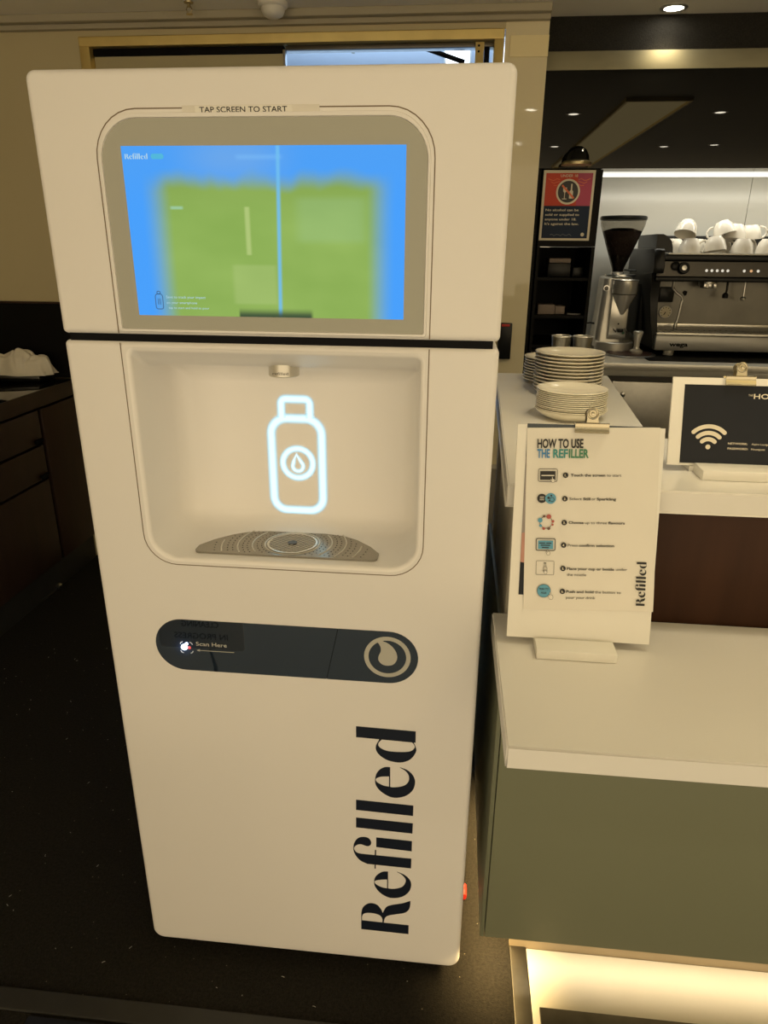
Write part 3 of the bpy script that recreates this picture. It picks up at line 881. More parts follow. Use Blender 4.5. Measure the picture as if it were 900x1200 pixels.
touch = BM()
uvl = touch.loops.layers.uv.verify()
vs = [touch.verts.new((x, -0.0010, z)) for x, z in ((0.1280, 1.3970), (0.5385, 1.3970), (0.5385, 1.6305), (0.1280, 1.6305))]
f = touch.faces.new(vs)
for l, q in zip(f.loops, ((0, 0), (1, 0), (1, 1), (0, 1))):
    l[uvl].uv = q
touch = obj('touchscreen', touch, 'screen_picture', disp, smooth=False)


def logo(bm, fr, u0, v0, s, w, vertical=True):
    """the brand word; vertical reads upwards with its baseline on the right"""
    for k, (o, hs) in enumerate(LOGO):
        if vertical:
            f = lambda l: [(u0 - p[1] * s, v0 + p[0] * s) for p in l]
        else:
            f = lambda l: [(u0 + p[0] * s, v0 + p[1] * s) for p in l]
        flat(bm, fr, [f(o)] + [f(h) for h in hs], w + k * 1e-6)
    return bm


FS = XZ(-0.0014)
obj('screen_logo', logo(BM(), FS, 0.1325, 1.6135, 0.064, 0, False), 'screen_text', touch)
bm = BM(); flat(bm, FS, [rr(0.1715, 1.6135, 0.1905, 1.6205, 0.0034)])
obj('screen_badge', bm, 'screen_cyan', touch)
bm = BM()
bx, bz = 0.1625, 1.4190
for pts in (rr(bx - 0.0058, bz - 0.0125, bx + 0.0058, bz + 0.0095, 0.003, 0.004, 5), rr(bx - 0.0025, bz + 0.0098, bx + 0.0025, bz + 0.0135, 0.0008, 0.0015, 3)):
    stroke(bm, FS, pts, 0.0006)
for k in range(3):
    line(bm, FS, (bx - 0.002 + 0.002 * k, bz - 0.006), (bx - 0.002 + 0.002 * k, bz + 0.003), 0.0008)
obj('screen_icon', bm, 'screen_ink', touch)
bm = BM()
text(bm, FS, 'Save to track your impact', 0.1740, 1.4225, 0.0040, 0.062)
text(bm, FS, 'on your smartphone', 0.1740, 1.4145, 0.0036, 0.048)
text(bm, FS, 'tap to start and hold to pour', 0.1765, 1.4070, 0.0034, 0.064)
obj('screen_words', bm, 'screen_text', touch)

# label taped over the glass
tp = obj('label_tape', plate(BM(), F0, [rr(0.2235, 1.6690, 0.4180, 1.6805, 0.001)], 0.0006, 0.0010), 'tape_clear', head)
obj('label_strip', plate(BM(), F0, [rr(0.2420, 1.6695, 0.3800, 1.6800, 0.001)], 0.0010, 0.0013), 'board_white', tp)
bm = BM(); text(bm, XZ(-0.0016), 'TAP SCREEN TO START', 0.2485, 1.6716, 0.0072, 0.1245, bold=0.012)
obj('label_words', bm, 'ink_black', tp)

# nozzle
nz = BM()
lathe(nz, [(0.0255, 0.020), (0.0255, 0.0), (0.024, -0.0015), (0.020, -0.0015), (0.020, 0.004), (0.0, 0.004)], (0.335, 0.072, 1.2978), 32)
nozzle = obj('nozzle', nz, 'silver', disp)
bm = BM()
text(bm, XZ(0.0462), 'refilled', 0.322, 1.3015, 0.0045, 0.026)
obj('nozzle_mark', bm, 'steel_dark', nozzle)

# bottle icon lit from behind
FB = XZ(0.1590)
bm = BM()
cx = 0.3315
body_l = rr(cx - 0.0475, 1.0235, cx + 0.0475, 1.2030, 0.026, 0.030, 8)
stroke(bm, FB, body_l, 0.0112)
nk = [(cx - 0.0265, 1.2040), (cx - 0.0265, 1.2300)] + [(p[0], p[1]) for p in circ(cx - 0.0175, 1.2300, 0.009, 6, 180, 90)] + [(p[0], p[1]) for p in circ(cx + 0.0175, 1.2300, 0.009, 6, 90, 0)] + [(cx + 0.0265, 1.2040)]
stroke(bm, FB, nk, 0.0102, closed=False, w=0.00005)
stroke(bm, FB, circ(cx + 0.001, 1.1175, 0.0285, 40), 0.0082, w=0.0001)
stroke(bm, FB, [(cx - 0.001, 1.1345)] + circ(cx + 0.001, 1.1120, 0.0100, 22, 148, 392), 0.0052, w=0.00015)
obj('bottle_icon', bm, 'backlit_line', disp)

# drip tray
zt = 0.9868
T = [(0.178, 0.022), (0.488, 0.022)] + circ(0.488, 0.032, 0.010, 5, -90, 10)[1:] + [(0.4985, 0.050), (0.480, 0.078), (0.452, 0.106), (0.425, 0.122)]
T += [(0.380, 0.131), (0.334, 0.134), (0.288, 0.131), (0.243, 0.122), (0.216, 0.106), (0.188, 0.078), (0.1695, 0.050)] + circ(0.179, 0.032, 0.010, 5, 170, 270)[:-1]
tray = obj('drip_tray', plate(BM(), XY(0), [T], zt - 0.003, zt + 0.0022), 'tray_steel', disp)
tc = (0.336, 0.077)
bm = BM()
lathe(bm, [(0.046, 0.0), (0.046, 0.0012), (0.0425, 0.0012), (0.0425, 0.0)], (tc[0], tc[1], zt + 0.0022), 40, caps=False)
for k in range(-6, 7):
    for s in (1, -1):
        a = k * 0.0066
        hh = math.sqrt(max(0.0425 ** 2 - a * a, 0))
        if s == 1:
            p, q = (tc[0] + a - hh * 0.7071 + 0, tc[1] - hh * 0.7071), (tc[0] + a + hh * 0.7071, tc[1] + hh * 0.7071)
            d = Vector((1, 1)).normalized(); nrm = Vector((-d.y, d.x))
            c0 = Vector(tc) + nrm * a
            p, q = c0 - d * hh, c0 + d * hh
            tube(bm, [(p.x, p.y, zt + 0.0026), (q.x, q.y, zt + 0.0026)], 0.0012, 5)
obj('drain_grille', bm, 'silver_bright', tray)
bm = BM(); lathe(bm, [(0.0085, 0.0), (0.0085, 0.0022), (0.0, 0.0022)], (tc[0], tc[1], zt + 0.0022), 24)
obj('drain_hole', bm, 'steel_dark', tray)
bm = BM()
for r, n in ((0.056, 40), (0.064, 40), (0.082, 52), (0.090, 56), (0.108, 64), (0.117, 66), (0.140, 76)):
    for i in range(n):
        a = 2 * PI * i / n
        x, y = tc[0] + r * math.cos(a), tc[1] + r * math.sin(a)
        lim = 0.127 if abs(x - 0.334) < 0.09 else 0.127 - (abs(x - 0.334) - 0.09) * 1.15
        if 0.028 < y < lim and 0.178 < x < 0.490:
            flat(bm, XY(zt + 0.0024), [circ(x, y, 0.0013, 6)])
ho = obj('drain_perforations', bm, 'hole_black', tray, smooth=False)
ho['kind'] = 'stuff'
bm = BM()
for r in (0.050, 0.073, 0.099, 0.128):
    for k in range(48):
        a0, a1 = 2 * PI * k / 48, 2 * PI * (k + 1) / 48
        P = [(tc[0] + r * math.cos(a), tc[1] + r * math.sin(a)) for a in (a0, a1)]
        if all(0.026 < y < (0.128 if abs(x - 0.334) < 0.09 else 0.126 - (abs(x - 0.334) - 0.09) * 1.15) and 0.176 < x < 0.492 for x, y in P):
            tube(bm, [(P[0][0], P[0][1], zt + 0.0022), (P[1][0], P[1][1], zt + 0.0022)], 0.0014, 5)
obj('tray_ridge', bm, 'silver', tray)

# navy control strip, cut by a slanted line into scanner window and pour button
xa, xb, zc, rc = 0.0886, 0.5756, 0.8078, 0.0535
cut0, cut1 = (0.4085, zc - rc), (0.4310, zc + rc)
left = [(cut0[0] - 0.0006, cut0[1])] + [(cut1[0] - 0.0006, cut1[1])] + circ(xa + rc, zc, rc, 22, 90, 270)
right = [(cut0[0] + 0.0006, cut0[1])] + circ(xb - rc, zc, rc, 22, -90, 90) + [(cut1[0] + 0.0006, cut1[1])]
scan = obj('scanner_window', plate(BM(), F0, [left], -0.001, 0.0012), 'navy_glass', disp)
pour = obj('pour_button', plate(BM(), F0, [right], -0.001, 0.0012), 'navy_glass', disp)
obj('strip_backing', plate(BM(), F0, [rr(xa + 0.0008, zc - rc + 0.0008, xb - 0.0008, zc + rc - 0.0008, rc - 0.0008)], -0.001, 0.0006), 'seam_black', disp)
FP = XZ(-0.0015)
bm = BM()
ring2(bm, FP, 0.5202, 0.8093, 0.0421, 0.0341)
flat(bm, FP, [[(0.5249 + p[0], 0.8105 + p[1]) for p in DROP]], 0.0001)
obj('drop_mark', bm, 'logo_grey', pour)
bm = BM()
text(bm, FP, 'Scan Here', 0.1655, 0.8085, 0.0083, 0.0585, bold=0.012)
line(bm, FP, (0.1710, 0.7985), (0.2370, 0.7985), 0.0013)
flat(bm, FP, [[(0.1655, 0.7985), (0.1720, 0.7958), (0.1720, 0.8012)]])
obj('scan_words', bm, 'logo_grey', scan)
bm = BM()
sx, sz, hs, rs_ = 0.1470, 0.8030, 0.0115, 0.005
for qx, qz in ((1, 1), (-1, 1), (-1, -1), (1, -1)):
    cxx, czz = sx + qx * (hs - rs_), sz + qz * (hs - rs_)
    a0 = {(1, 1): 0, (-1, 1): 90, (-1, -1): 180, (1, -1): 270}[(qx, qz)]
    pts = circ(cxx, czz, rs_, 8, a0, a0 + 90)
    stroke(bm, FP, pts, 0.0008, closed=False)
obj('scan_brackets', bm, 'logo_grey', scan)
bm = BM(); lathe(bm, [(0.0062, 0.0), (0.0058, 0.0012), (0.0, 0.0016)], (0.1425, -0.0012, 0.8035), 20, axis=(0, -1, 0))
obj('scanner_light', bm, 'led_blue_white', scan)
bm = BM(); lathe(bm, [(0.0034, 0.0), (0.0030, 0.0010), (0.0, 0.0013)], (0.1520, -0.0012, 0.8030), 16, axis=(0, -1, 0))
obj('scanner_light', bm, 'led_red', scan)
spot('scanner_glow', (0.1425, -0.012, 0.8035), 0.03, 160, 1.0, (0.6, 0.75, 1.0), 0.003, (90, 0, 0))

# the large brand word, reading upwards
obj('lettering', logo(BM(), F0, 0.5765, 0.12, 1.0, 0.0004), 'navy_ink', body)

# small red plug beside the base
t = thing('red_plug', 'small red plug beside the base of the white dispenser, on the carpet', 'plug', (0.695, 0.20, 0))
b = BM(); cyl(b, (0.694, 0.20, 0.012), (0.694, 0.232, 0.012), 0.010, 0.010, 14)
obj('plug_cap', b, 'red_plastic', t)
b = BM(); tube(b, [(0.694, 0.232, 0.010), (0.697, 0.30, 0.006), (0.694, 0.40, 0.005), (0.700, 0.52, 0.005)], 0.005, 8)
obj('plug_lead', b, 'seam_black', t)

# ---- cleaning sign on a thin post in front of the dispenser, below the picture; the control strip mirrors it
t = thing('post_sign', 'cleaning in progress sign on a thin post, seen mirrored in the navy control strip', 'sign', (-0.07, -0.605, 0))
fsg = Frame((0.055, -0.600, 0.415), (-1, 0, 0), (0, 0, 1))
pnl = obj('panel', plate(BM(), fsg, [rr(0.0, 0.0, 0.25, 0.125, 0.010)], -0.005, 0.0), 'sign_slate', t)
b = BM(); tube(b, [(-0.07, -0.690, 0.008), (-0.07, -0.690, 0.30), (-0.07, -0.640, 0.42), (-0.07, -0.612, 0.44), (-0.07, -0.611, 0.52)], 0.006, 12)
obj('post', b, 'steel', t)
b = BM(); lathe(b, [(0.09, 0.0), (0.09, 0.006), (0.02, 0.012), (0.0, 0.012)], (-0.07, -0.690, 0.0), 28)
obj('foot', b, 'rubber', t)
b = BM(); text(b, Frame(fsg.at(0, 0, 0.0006), fsg.U, fsg.V), 'CLEANING', 0.125, 0.072, 0.0190, 0.108, bold=0.01, align='C'); obj('sign_words', b, 'ink_black', pnl)
b = BM(); text(b, Frame(fsg.at(0, 0, 0.0006), fsg.U, fsg.V), 'IN PROGRESS', 0.125, 0.033, 0.0190, 0.158, bold=0.01, align='C'); obj('sign_words', b, 'ink_black', pnl)

# ================================================================== the counters on the right
t = thing('counter_cabinet', 'sage green cabinet under the low white counter, lit from below', 'cabinet', (1.6, 0.2, 0))
obj('front_panel', B((0.7320, -0.010, 0.15), (2.6, 0.010, 0.842), 0.0015), 'sage_green', t)
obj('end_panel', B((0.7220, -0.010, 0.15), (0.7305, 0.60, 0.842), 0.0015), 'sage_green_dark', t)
obj('carcass', B((0.7320, 0.012, 0.15), (2.6, 0.058, 0.842)), 'hole_black', t)
obj('toe_kick', B((0.800, 0.086, 0.0), (2.6, 0.100, 0.16)), 'toe_tan', t)
obj('toe_kick', B((0.800, 0.102, 0.0), (0.815, 0.60, 0.16)), 'seam_black', t)
obj('base_board', B((0.7320, 0.101, 0.15), (2.6, 0.60, 0.165)), 'hole_black', t)
obj('led_strip', B((0.86, 0.055, 0.142), (2.58, 0.072, 0.1495)), 'led_warm', t)
area('led_strip_light', (1.68, 0.045, 0.14), (0, 0, 0), 1.86, 0.02, 0.60, (1.0, 0.82, 0.54), 62)
area('led_strip_light', (0.752, 0.25, 0.14), (0, 0, 0), 0.03, 0.6, 3.2, (1.0, 0.70, 0.30), 110)

ct = obj('low_countertop', plate(BM(), XY(0), [[(0.7085, -0.3090), (2.6, -0.3070), (2.6, 0.058), (0.7045, 0.058)]], 0.8435, 0.88), 'counter_white')
bmm = bmesh.new(); bmm.from_mesh(ct.data)
bmesh.ops.bevel(bmm, geom=[e for e in bmm.edges if e.calc_length() > 0.02 and len(e.link_faces) == 2 and e.calc_face_angle(0) > 0.5], offset=0.0025, segments=2, affect='EDGES')
bmm.to_mesh(ct.data); bmm.free()
tag(ct, 'low white stone counter slab on the green cabinet beside the dispenser', 'countertop')

t = thing('counter_riser', 'dark walnut panelled riser between the low and the raised white counter', 'cabinet', (1.6, 0.2, 0.843))
obj('wood_panel', B((0.905, 0.060, 0.845), (2.6, 0.080, 1.091), 0.001), 'walnut', t)
obj('end_post', B((0.728, 0.060, 0.845), (0.904, 0.39, 1.091), 0.001), 'pedestal_grey', t)
obj('carcass', B((0.905, 0.082, 0.845), (2.6, 0.39, 1.091)), 'dark_walnut', t)
t = thing('counter_return', 'pale return cabinet carrying the raised counter arm with the plates', 'cabinet', (0.92, 0.8, 0))
obj('side_panel', plate(BM(), XY(0), [[(0.735, 0.605), (1.01, 0.605), (1.06, 1.15), (0.770, 1.15)]], 0.0, 1.091), 'pedestal_grey', t)

OUT = [(0.7150, 0.042), (2.6, 0.042), (2.6, 0.395), (1.036, 0.395), (1.100, 1.185), (0.7500, 1.185)]
b = plate(BM(), XY(0), [OUT], 1.0915, 1.13)
bmesh.ops.remove_doubles(b, verts=b.verts, dist=1e-6)
bmesh.ops.dissolve_limit(b, angle_limit=0.01, verts=b.verts, edges=b.edges)
bmesh.ops.bevel(b, geom=[e for e in b.edges if len(e.link_faces) == 2 and e.calc_face_angle(0) > 0.5], offset=0.0025, segments=2, affect='EDGES')
rc_ = tag(obj('raised_countertop', b, 'counter_white'), 'raised white counter slab in an L shape with an arm running back under the plates', 'countertop')


# ---- bulldog clip, built around the top middle of a board: frame u along the board, v up, w to the viewer
def clip(fr, cu, cv, wid, label, s=1.0):
    t = thing('bulldog_clip', label, 'clip', tuple(fr.at(cu, cv, 0)))
    b = BM()
    h = wid / 2
    prof = [(-0.010, 0.004), (-0.011, 0.0062), (-0.009, 0.0078), (-0.006, 0.0062), (0.0, 0.0048), (0.004, 0.0060), (0.005, 0.0085), (0.006, 0.0060), (0.006, 0.0035), (0.0, 0.0025), (-0.010, 0.0025)]
    loft(b, [[fr.at(cu + x, cv + p[0] * s, p[1] * s) for p in prof] for x in (-h, h)])
    obj('jaw', b, 'clip_metal', t)
    b = BM()
    loft(b, [[fr.at(cu + x, cv + p[0] * s, -p[1] * s - 0.004) for p in prof] for x in (-h, h)])
    obj('jaw', b, 'clip_metal', t)
    b = BM()
    g = h * 0.36
    out = [(-g, 0.004), (g, 0.004), (g * 0.9, 0.013)] + circ(0, 0.020, g * 1.02, 14, -20, 200) + [(-g * 0.9, 0.013)]
    pl = [(p[0], p[1] * s) for p in out]
    plate(b, fr, [[(cu + p[0], cv + p[1]) for p in pl]], 0.0045 * s, 0.0060 * s)
    obj('lever', b, 'clip_metal', t)
    b = BM()
    plate(b, fr, [[(cu + p[0], cv + p[1]) for p in pl]], -0.012 * s, -0.0105 * s)
    obj('lever', b, 'clip_metal', t)
    b = BM()
    torus(b, fr.at(cu, cv + 0.020 * s, 0.0062 * s), g * 0.78, 0.0018 * s, fr.N, 28, 8)
    lathe(b, [(g * 0.34, 0.0), (g * 0.30, 0.003 * s), (0.0, 0.004 * s)], fr.at(cu, cv + 0.020 * s, 0.006 * s), 20, fr.N)
    torus(b, fr.at(cu, cv + 0.020 * s, -0.003 * s), g * 0.62, 0.0022 * s, fr.U, 24, 8)
    obj('spring', b, 'clip_metal', t)
    return t


# ---- instruction sign on the low counter
LEAN = (0.0, 0.252, 0.968)
fs = Frame((0.724, -0.045, 0.8925), (1, 0, 0), LEAN)
t = thing('sign_stand', 'white board in a white block holding the refill instructions on the low counter', 'sign stand', (0.84, -0.05, 0.8802))
obj('board', plate(BM(), fs, [rect(0, 0.0, 0.231, 0.352)], -0.005, 0.0), 'board_white', t)
b = BM()
box(b, (0.769, -0.090, 0.8802), (0.8955, -0.0505, 0.8965), 0.0015)
box(b, (0.769, -0.048, 0.8802), (0.8955, -0.020, 0.8920), 0.0015)
obj('block', b, 'board_white', t)
po = thing('poster_sheet', 'navy and pink printed sheet half hidden behind the instruction page', 'poster', tuple(fs.at(0.115, 0.07)))
obj('sheet', plate(BM(), fs, [[(0.0155, 0.072), (0.222, 0.072), (0.219, 0.3535), (0.0150, 0.3535)]], 0.0003, 0.0009), 'poster_slate', po)
b = BM(); flat(b, fs, [[(0.0155, 0.073), (0.222, 0.073), (0.221, 0.127), (0.0155, 0.127)]], 0.0011)
obj('navy_field', b, 'poster_navy', po)
b = BM(); flat(b, fs, [[(0.0155, 0.127), (0.06, 0.120), (0.06, 0.185), (0.0155, 0.175)]], 0.00115)
obj('pink_field', b, 'poster_pink', po)
b = BM(); flat(b, fs, [[(0.0155, 0.175), (0.06, 0.185), (0.06, 0.300), (0.0153, 0.300)]], 0.0011)
obj('grey_field', b, 'poster_grey', po)

ang = math.radians(1.9)
pu = fs.U * math.cos(ang) + fs.V * math.sin(ang)
pv = -fs.U * math.sin(ang) + fs.V * math.cos(ang)
fp = Frame(fs.at(0.0245, 0.0485, 0.0012), pu, pv)
PW, PH = 0.208, 0.298
pg = thing('instruction_page', 'laminated white page of six numbered refill steps clipped to the board', 'sign', tuple(fp.at(PW / 2, 0)))
b = BM()
nx, ny = 14, 20
grid = [[b.verts.new(fp.at(PW * i / nx, PH * j / ny, 0.0006 + 0.0012 * max(0, (i / nx - 0.75) * 4) ** 2 * (1 - j / ny) + 0.0005 * math.sin(i * 1.3 + j * 0.9))) for j in range(ny + 1)] for i in range(nx + 1)]
for i in range(nx):
    for j in range(ny):
        b.faces.new((grid[i][j], grid[i + 1][j], grid[i + 1][j + 1], grid[i][j + 1]))
ext = bmesh.ops.extrude_face_region(b, geom=b.faces[:])
for v in [g for g in ext['geom'] if isinstance(g, bmesh.types.BMVert)]:
    v.co -= fp.N * 0.0004
sheet = obj('sheet', b, 'paper', pg)
fq = Frame(fp.at(0, 0, 0.0030), pu, pv)


def pa(x): return PW * (x - 25) / 820
def pb(y): return PH * (1 - (y - 72) / 1096)


K = BM()
text(K, fq, 'HOW TO USE', pa(90), pb(190), 0.0146, pa(376) - pa(90), bold=0.030)
obj('title_print', K, 'ink_black', sheet)
circs = (352, 492, 635, 771, 913, 1053)
bt = 0.026
LINES = [[('Touch the screen', 303, 359, 214, bt), ('to start', 526, 359, 90, 0)],
         [('Select', 299, 500, 77, 0), ('Still', 384, 500, 46, bt), ('or', 437, 500, 24, 0), ('Sparkling', 469, 500, 120, bt)],
         [('Choose', 298, 642, 94, bt), ('up to three', 400, 642, 137, 0), ('flavours', 545, 642, 103, bt)],
         [('Press', 297, 779, 62, 0), ('confirm selection', 367, 779, 220, bt)],
         [('Place your cup or bottle', 295, 921, 297, bt), ('under', 602, 921, 71, 0), ('the nozzle', 296, 957, 122, 0)],
         [('Push and hold', 295, 1061, 173, bt), ('the button to', 476, 1061, 163, 0), ('pour your drink', 295, 1097, 185, 0)]]
for k, ln in enumerate(LINES):
    K = BM()
    for (s, x, y, w_, bo) in ln:
        text(K, fq, s, pa(x), pb(y), 0.0044, pa(x + w_) - pa(x), bold=bo or 0.006)
    obj('step_print', K, 'ink_black', sheet)
    K = BM(); flat(K, fq, [circ(pa(271), pb(circs[k]), 0.0044, 24)])
    nd = obj('number_disc', K, 'ink_black', sheet)
    K = BM(); text(K, fq, '%d.' % (k + 1), pa(271), pb(circs[k]) - 0.0020, 0.0040, bold=0.02, align='C', w=0.0002)
    obj('number_print', K, 'ink_cream', sheet)
obj('maker_print', logo(BM(), fq, pa(792), pb(1133), (pb(866) - pb(1133)) / 0.533, 0), 'ink_black', sheet)
for s, x0_, x1_, mt in (('THE', 90, 170, 'ink_blue'), ('REF', 190, 282, 'ink_teal'), ('ILLER', 288, 411, 'ink_green')):
    K = BM(); text(K, fq, s, pa(x0_), pb(248), 0.0140, pa(x1_) - pa(x0_), bold=0.030)
    obj('colour_print', K, mt, sheet)
# step pictograms
INKS = ('ink_black', 'paper', 'icon_blue', 'icon_red', 'icon_brown')


class Pict:
    def __init__(s): s.b = [BM() for _ in INKS]
    def fill(s, ink, l, w=0.0): flat(s.b[ink], fq, [l], w)
    def outl(s, l, t, w=0.0): stroke(s.b[0], fq, l, t, w=w)
    def hand(s, x, y, k):
        l = [(-9, 10), (-14, -4), (-9, -6), (-4, 2), (-5, -18), (0, -20), (3, -6), (12, -3), (16, 6), (12, 18), (-2, 20)]
        q = [(pa(x + a * k), pb(y + c * k)) for a, c in l]
        s.fill(1, q, 0.0005)
        s.outl(q, 0.00025, 0.0006)
    def done(s):
        for bm_, mt in zip(s.b, INKS):
            if bm_.faces:
                obj('pictogram', bm_, mt, sheet, smooth=False)
            else:
                bm_.free()


p = Pict()
p.outl(rr(pa(101), pb(390), pa(219), pb(315), 0.0025, seg=4), 0.0004)
p.fill(0, rect(pa(112), pb(380), pa(208), pb(328)))
p.fill(1, rect(pa(120), pb(357), pa(200), pb(351)), 0.0002)
p.hand(190, 378, 0.9)
p.done()
p = Pict()
p.fill(0, circ(pa(126), pb(491), 0.0075, 28))
for k in (-1, 0, 1):
    p.fill(1, rect(pa(113), pb(492 + 9 * k), pa(140), pb(489 + 9 * k)), 0.0002)
p.fill(2, circ(pa(181), pb(491), 0.0088, 28), 0.0001)
for x, y, r in ((168, 487, 8), (185, 474, 6), (172, 505, 5)):
    p.fill(0, circ(pa(x), pb(y), r * 0.000256, 14), 0.0003)
p.outl(circ(pa(190), pb(497), 0.0034, 18), 0.00045, 0.0003)
p.done()
p = Pict()
p.outl(circ(pa(156), pb(634), 0.0098, 36), 0.0004)
for x, y, r, ink in ((173, 600, 15, 3), (119, 622, 15, 2), (199, 628, 9, 3), (122, 655, 9, 2), (142, 672, 9, 3), (174, 671, 10, 4), (197, 648, 7, 3), (143, 598, 8, 4)):
    p.fill(ink, circ(pa(x), pb(y), r * 0.000256, 16), 0.0004)
p.done()
p = Pict()
p.outl(rr(pa(97), pb(805), pa(217), pb(733), 0.0025, seg=4), 0.0006)
p.fill(2, rect(pa(110), pb(796), pa(204), pb(745)))
for x, y, w_ in ((115, 757, 40), (160, 757, 34), (126, 770, 60), (134, 784, 44)):
    p.fill(0, rect(pa(x), pb(y + 6), pa(x + w_), pb(y)), 0.0002)
p.hand(172, 815, 0.9)
p.done()
p = Pict()
p.outl(rr(pa(100), pb(953), pa(213), pb(868), 0.0018, seg=4), 0.00028)
p.fill(0, rect(pa(149), pb(885), pa(164), pb(879)))
p.outl(rr(pa(146), pb(938), pa(169), pb(905), 0.0018, seg=4), 0.0003)
p.outl(rr(pa(152), pb(905), pa(163), pb(892), 0.0005, seg=3), 0.0003)
p.hand(158, 932, 0.8)
p.done()
p = Pict()
p.fill(2, circ(pa(153), pb(1052), 0.0108, 30))
p.outl(circ(pa(153), pb(1052), 0.0108, 30), 0.0003)
text(p.b[0], fq, 'PUSH TO', pa(153), pb(1046), 0.0034, 0.0150, bold=0.02, align='C', w=0.0003)
text(p.b[0], fq, 'POUR', pa(153), pb(1070), 0.0034, 0.0090, bold=0.02, align='C', w=0.0003)
p.hand(195, 1082, 1.1)
p.done()
fc = Frame(fs.at(0, 0, 0.0015), fs.U, fs.V)
clip(fc, 0.116, 0.3515, 0.0530, 'brass bulldog clip on the refill instruction board', 1.0)

# ---- internet sign on the raised counter
fw = Frame((1.0015, 0.160, 1.1440), (1, 0, 0), LEAN)
t = thing('sign_stand', 'white board in a white block holding the navy internet notice on the raised counter', 'sign stand', (1.126, 0.15, 1.1302))
obj('board', plate(BM(), fw, [rect(0, -0.003, 0.252, 0.1510)], -0.005, 0.0), 'board_white', t)
b = BM()
box(b, (1.047, 0.1065, 1.1302), (1.22, 0.1560, 1.1475), 0.0015)
box(b, (1.041, 0.1590, 1.1302), (1.22, 0.198, 1.1400), 0.0015)
obj('block', b, 'board_white', t)
t = thing('internet_notice', 'navy notice with a cream wireless symbol, network name and password', 'poster', tuple(fw.at(0.12, 0)))
sheet = obj('sheet', plate(BM(), fw, [[(0.0215, 0.0012), (0.2315, 0.0012), (0.2305, 0.1385), (0.0205, 0.1385)]], 0.0002, 0.0008), 'poster_navy', t)
fi = Frame(fw.at(0, 0, 0.0011), fw.U, fw.V)
b = BM()
ux, uz = 0.0675, 0.0305
flat(b, fi, [circ(ux, uz, 0.0042, 20)])
for r in (0.0155, 0.0265, 0.0380):
    zc_ = uz - 0.002
    a = 44
    h2 = 0.0036
    l = circ(ux, zc_, r + h2, 18, 90 - a, 90 + a)
    e1 = math.radians(90 + a)
    l += circ(ux + r * math.cos(e1), zc_ + r * math.sin(e1), h2, 8, 90 + a, 270 + a)[1:-1]
    l += circ(ux, zc_, r - h2, 18, 90 + a, 90 - a)
    e0 = math.radians(90 - a)
    l += circ(ux + r * math.cos(e0), zc_ + r * math.sin(e0), h2, 8, 270 - a, 450 - a)[1:-1]
    flat(b, fi, [l])
obj('wireless_symbol', b, 'ink_cream', sheet)
b = BM()
text(b, fi, 'NETWORK:', 0.1010, 0.0360, 0.0036, 0.0330, bold=0.012)
text(b, fi, 'PASSWORD:', 0.1010, 0.0272, 0.0036, 0.0345, bold=0.012)
text(b, fi, 'Aspire Lounge', 0.1410, 0.0360, 0.0036)
text(b, fi, 'Houseguest', 0.1410, 0.0272, 0.0036)
obj_b = text(b, fi, 'HOUSE', 0.1375, 0.1165, 0.0088, 0.055, bold=0.015)
text(b, fi, 'THE', 0.1285, 0.1205, 0.0036, 0.0075)
obj('print', b, 'ink_cream', sheet)
clip(Frame(fw.at(0, 0, 0.0012), fw.U, fw.V), 0.112, 0.1490, 0.0500, 'steel bulldog clip on the navy internet notice board', 1.0)


# ---- plate stacks
def plate_mesh(R, h, foot, tk=0.0028):
    b = BM()
    lathe(b, [(0.0, 0.0014), (foot - 0.004, 0.0014), (foot - 0.003, 0.0), (foot, 0.0), (foot + 0.002, 0.002), (R * 0.78, h * 0.45), (R * 0.985, h - tk), (R, h - tk * 0.45), (R * 0.992, h),
              (R * 0.97, h - 0.0004), (R * 0.76, h * 0.45 + tk), (R * 0.62, 0.0036), (0.0, 0.0034)], (0, 0, 0), 56, caps=False)
    return b


def stack(cx, cy, R, n, pitch, h, foot, z0, word, group, wob):
    src = None
    for k in range(n):
        if k == 0:
            lab = 'lowest cream plate of the %s' % word
        elif k == n - 1:
            lab = 'topmost cream plate of the %s' % word
        else:
            o_ = ('second', 'third', 'fourth', 'fifth', 'sixth', 'seventh', 'eighth', 'ninth', 'tenth', 'eleventh', 'twelfth', 'thirteenth', 'fourteenth')[k - 1]
            lab = 'cream plate, %s from the bottom of the %s' % (o_, word)
        p = (cx + random.uniform(-wob, wob), cy + random.uniform(-wob, wob), z0 + k * pitch)
        if src is None:
            src = obj('dinner_plate', plate_mesh(R, h, foot), 'porcelain', origin=(0, 0, 0))
            src.location = p
            tag(src, lab, 'plate', group)
        else:
            copy_thing(src, 'dinner_plate', p, lab)


base = BM()
lathe(base, [(0.0, 0.0016), (0.050, 0.0016), (0.051, 0.0), (0.056, 0.0), (0.058, 0.002), (0.074, 0.010), (0.083, 0.020), (0.0835, 0.0222), (0.081, 0.0218), (0.072, 0.012), (0.056, 0.005), (0.0, 0.004)], (0, 0, 0), 56, caps=False)
bowl = obj('shallow_bowl', base, 'porcelain', origin=(0, 0, 0))
bowl.location = (0.893, 0.572, 1.1305)
tag(bowl, 'shallow cream bowl under the front stack of small plates on the raised counter', 'bowl')
stack(0.892, 0.572, 0.081, 12, 0.0044, 0.013, 0.050, 1.1380, 'front stack of thin side plates', 'front stack of side plates', 0.0012)
stack(0.9245, 0.856, 0.091, 12, 0.0090, 0.016, 0.056, 1.1305, 'tall middle stack of larger plates', 'middle stack of plates', 0.0012)
stack(0.9040, 1.038, 0.081, 9, 0.0078, 0.0145, 0.050, 1.1305, 'rear left stack of plates', 'rear stack of plates', 0.0012)

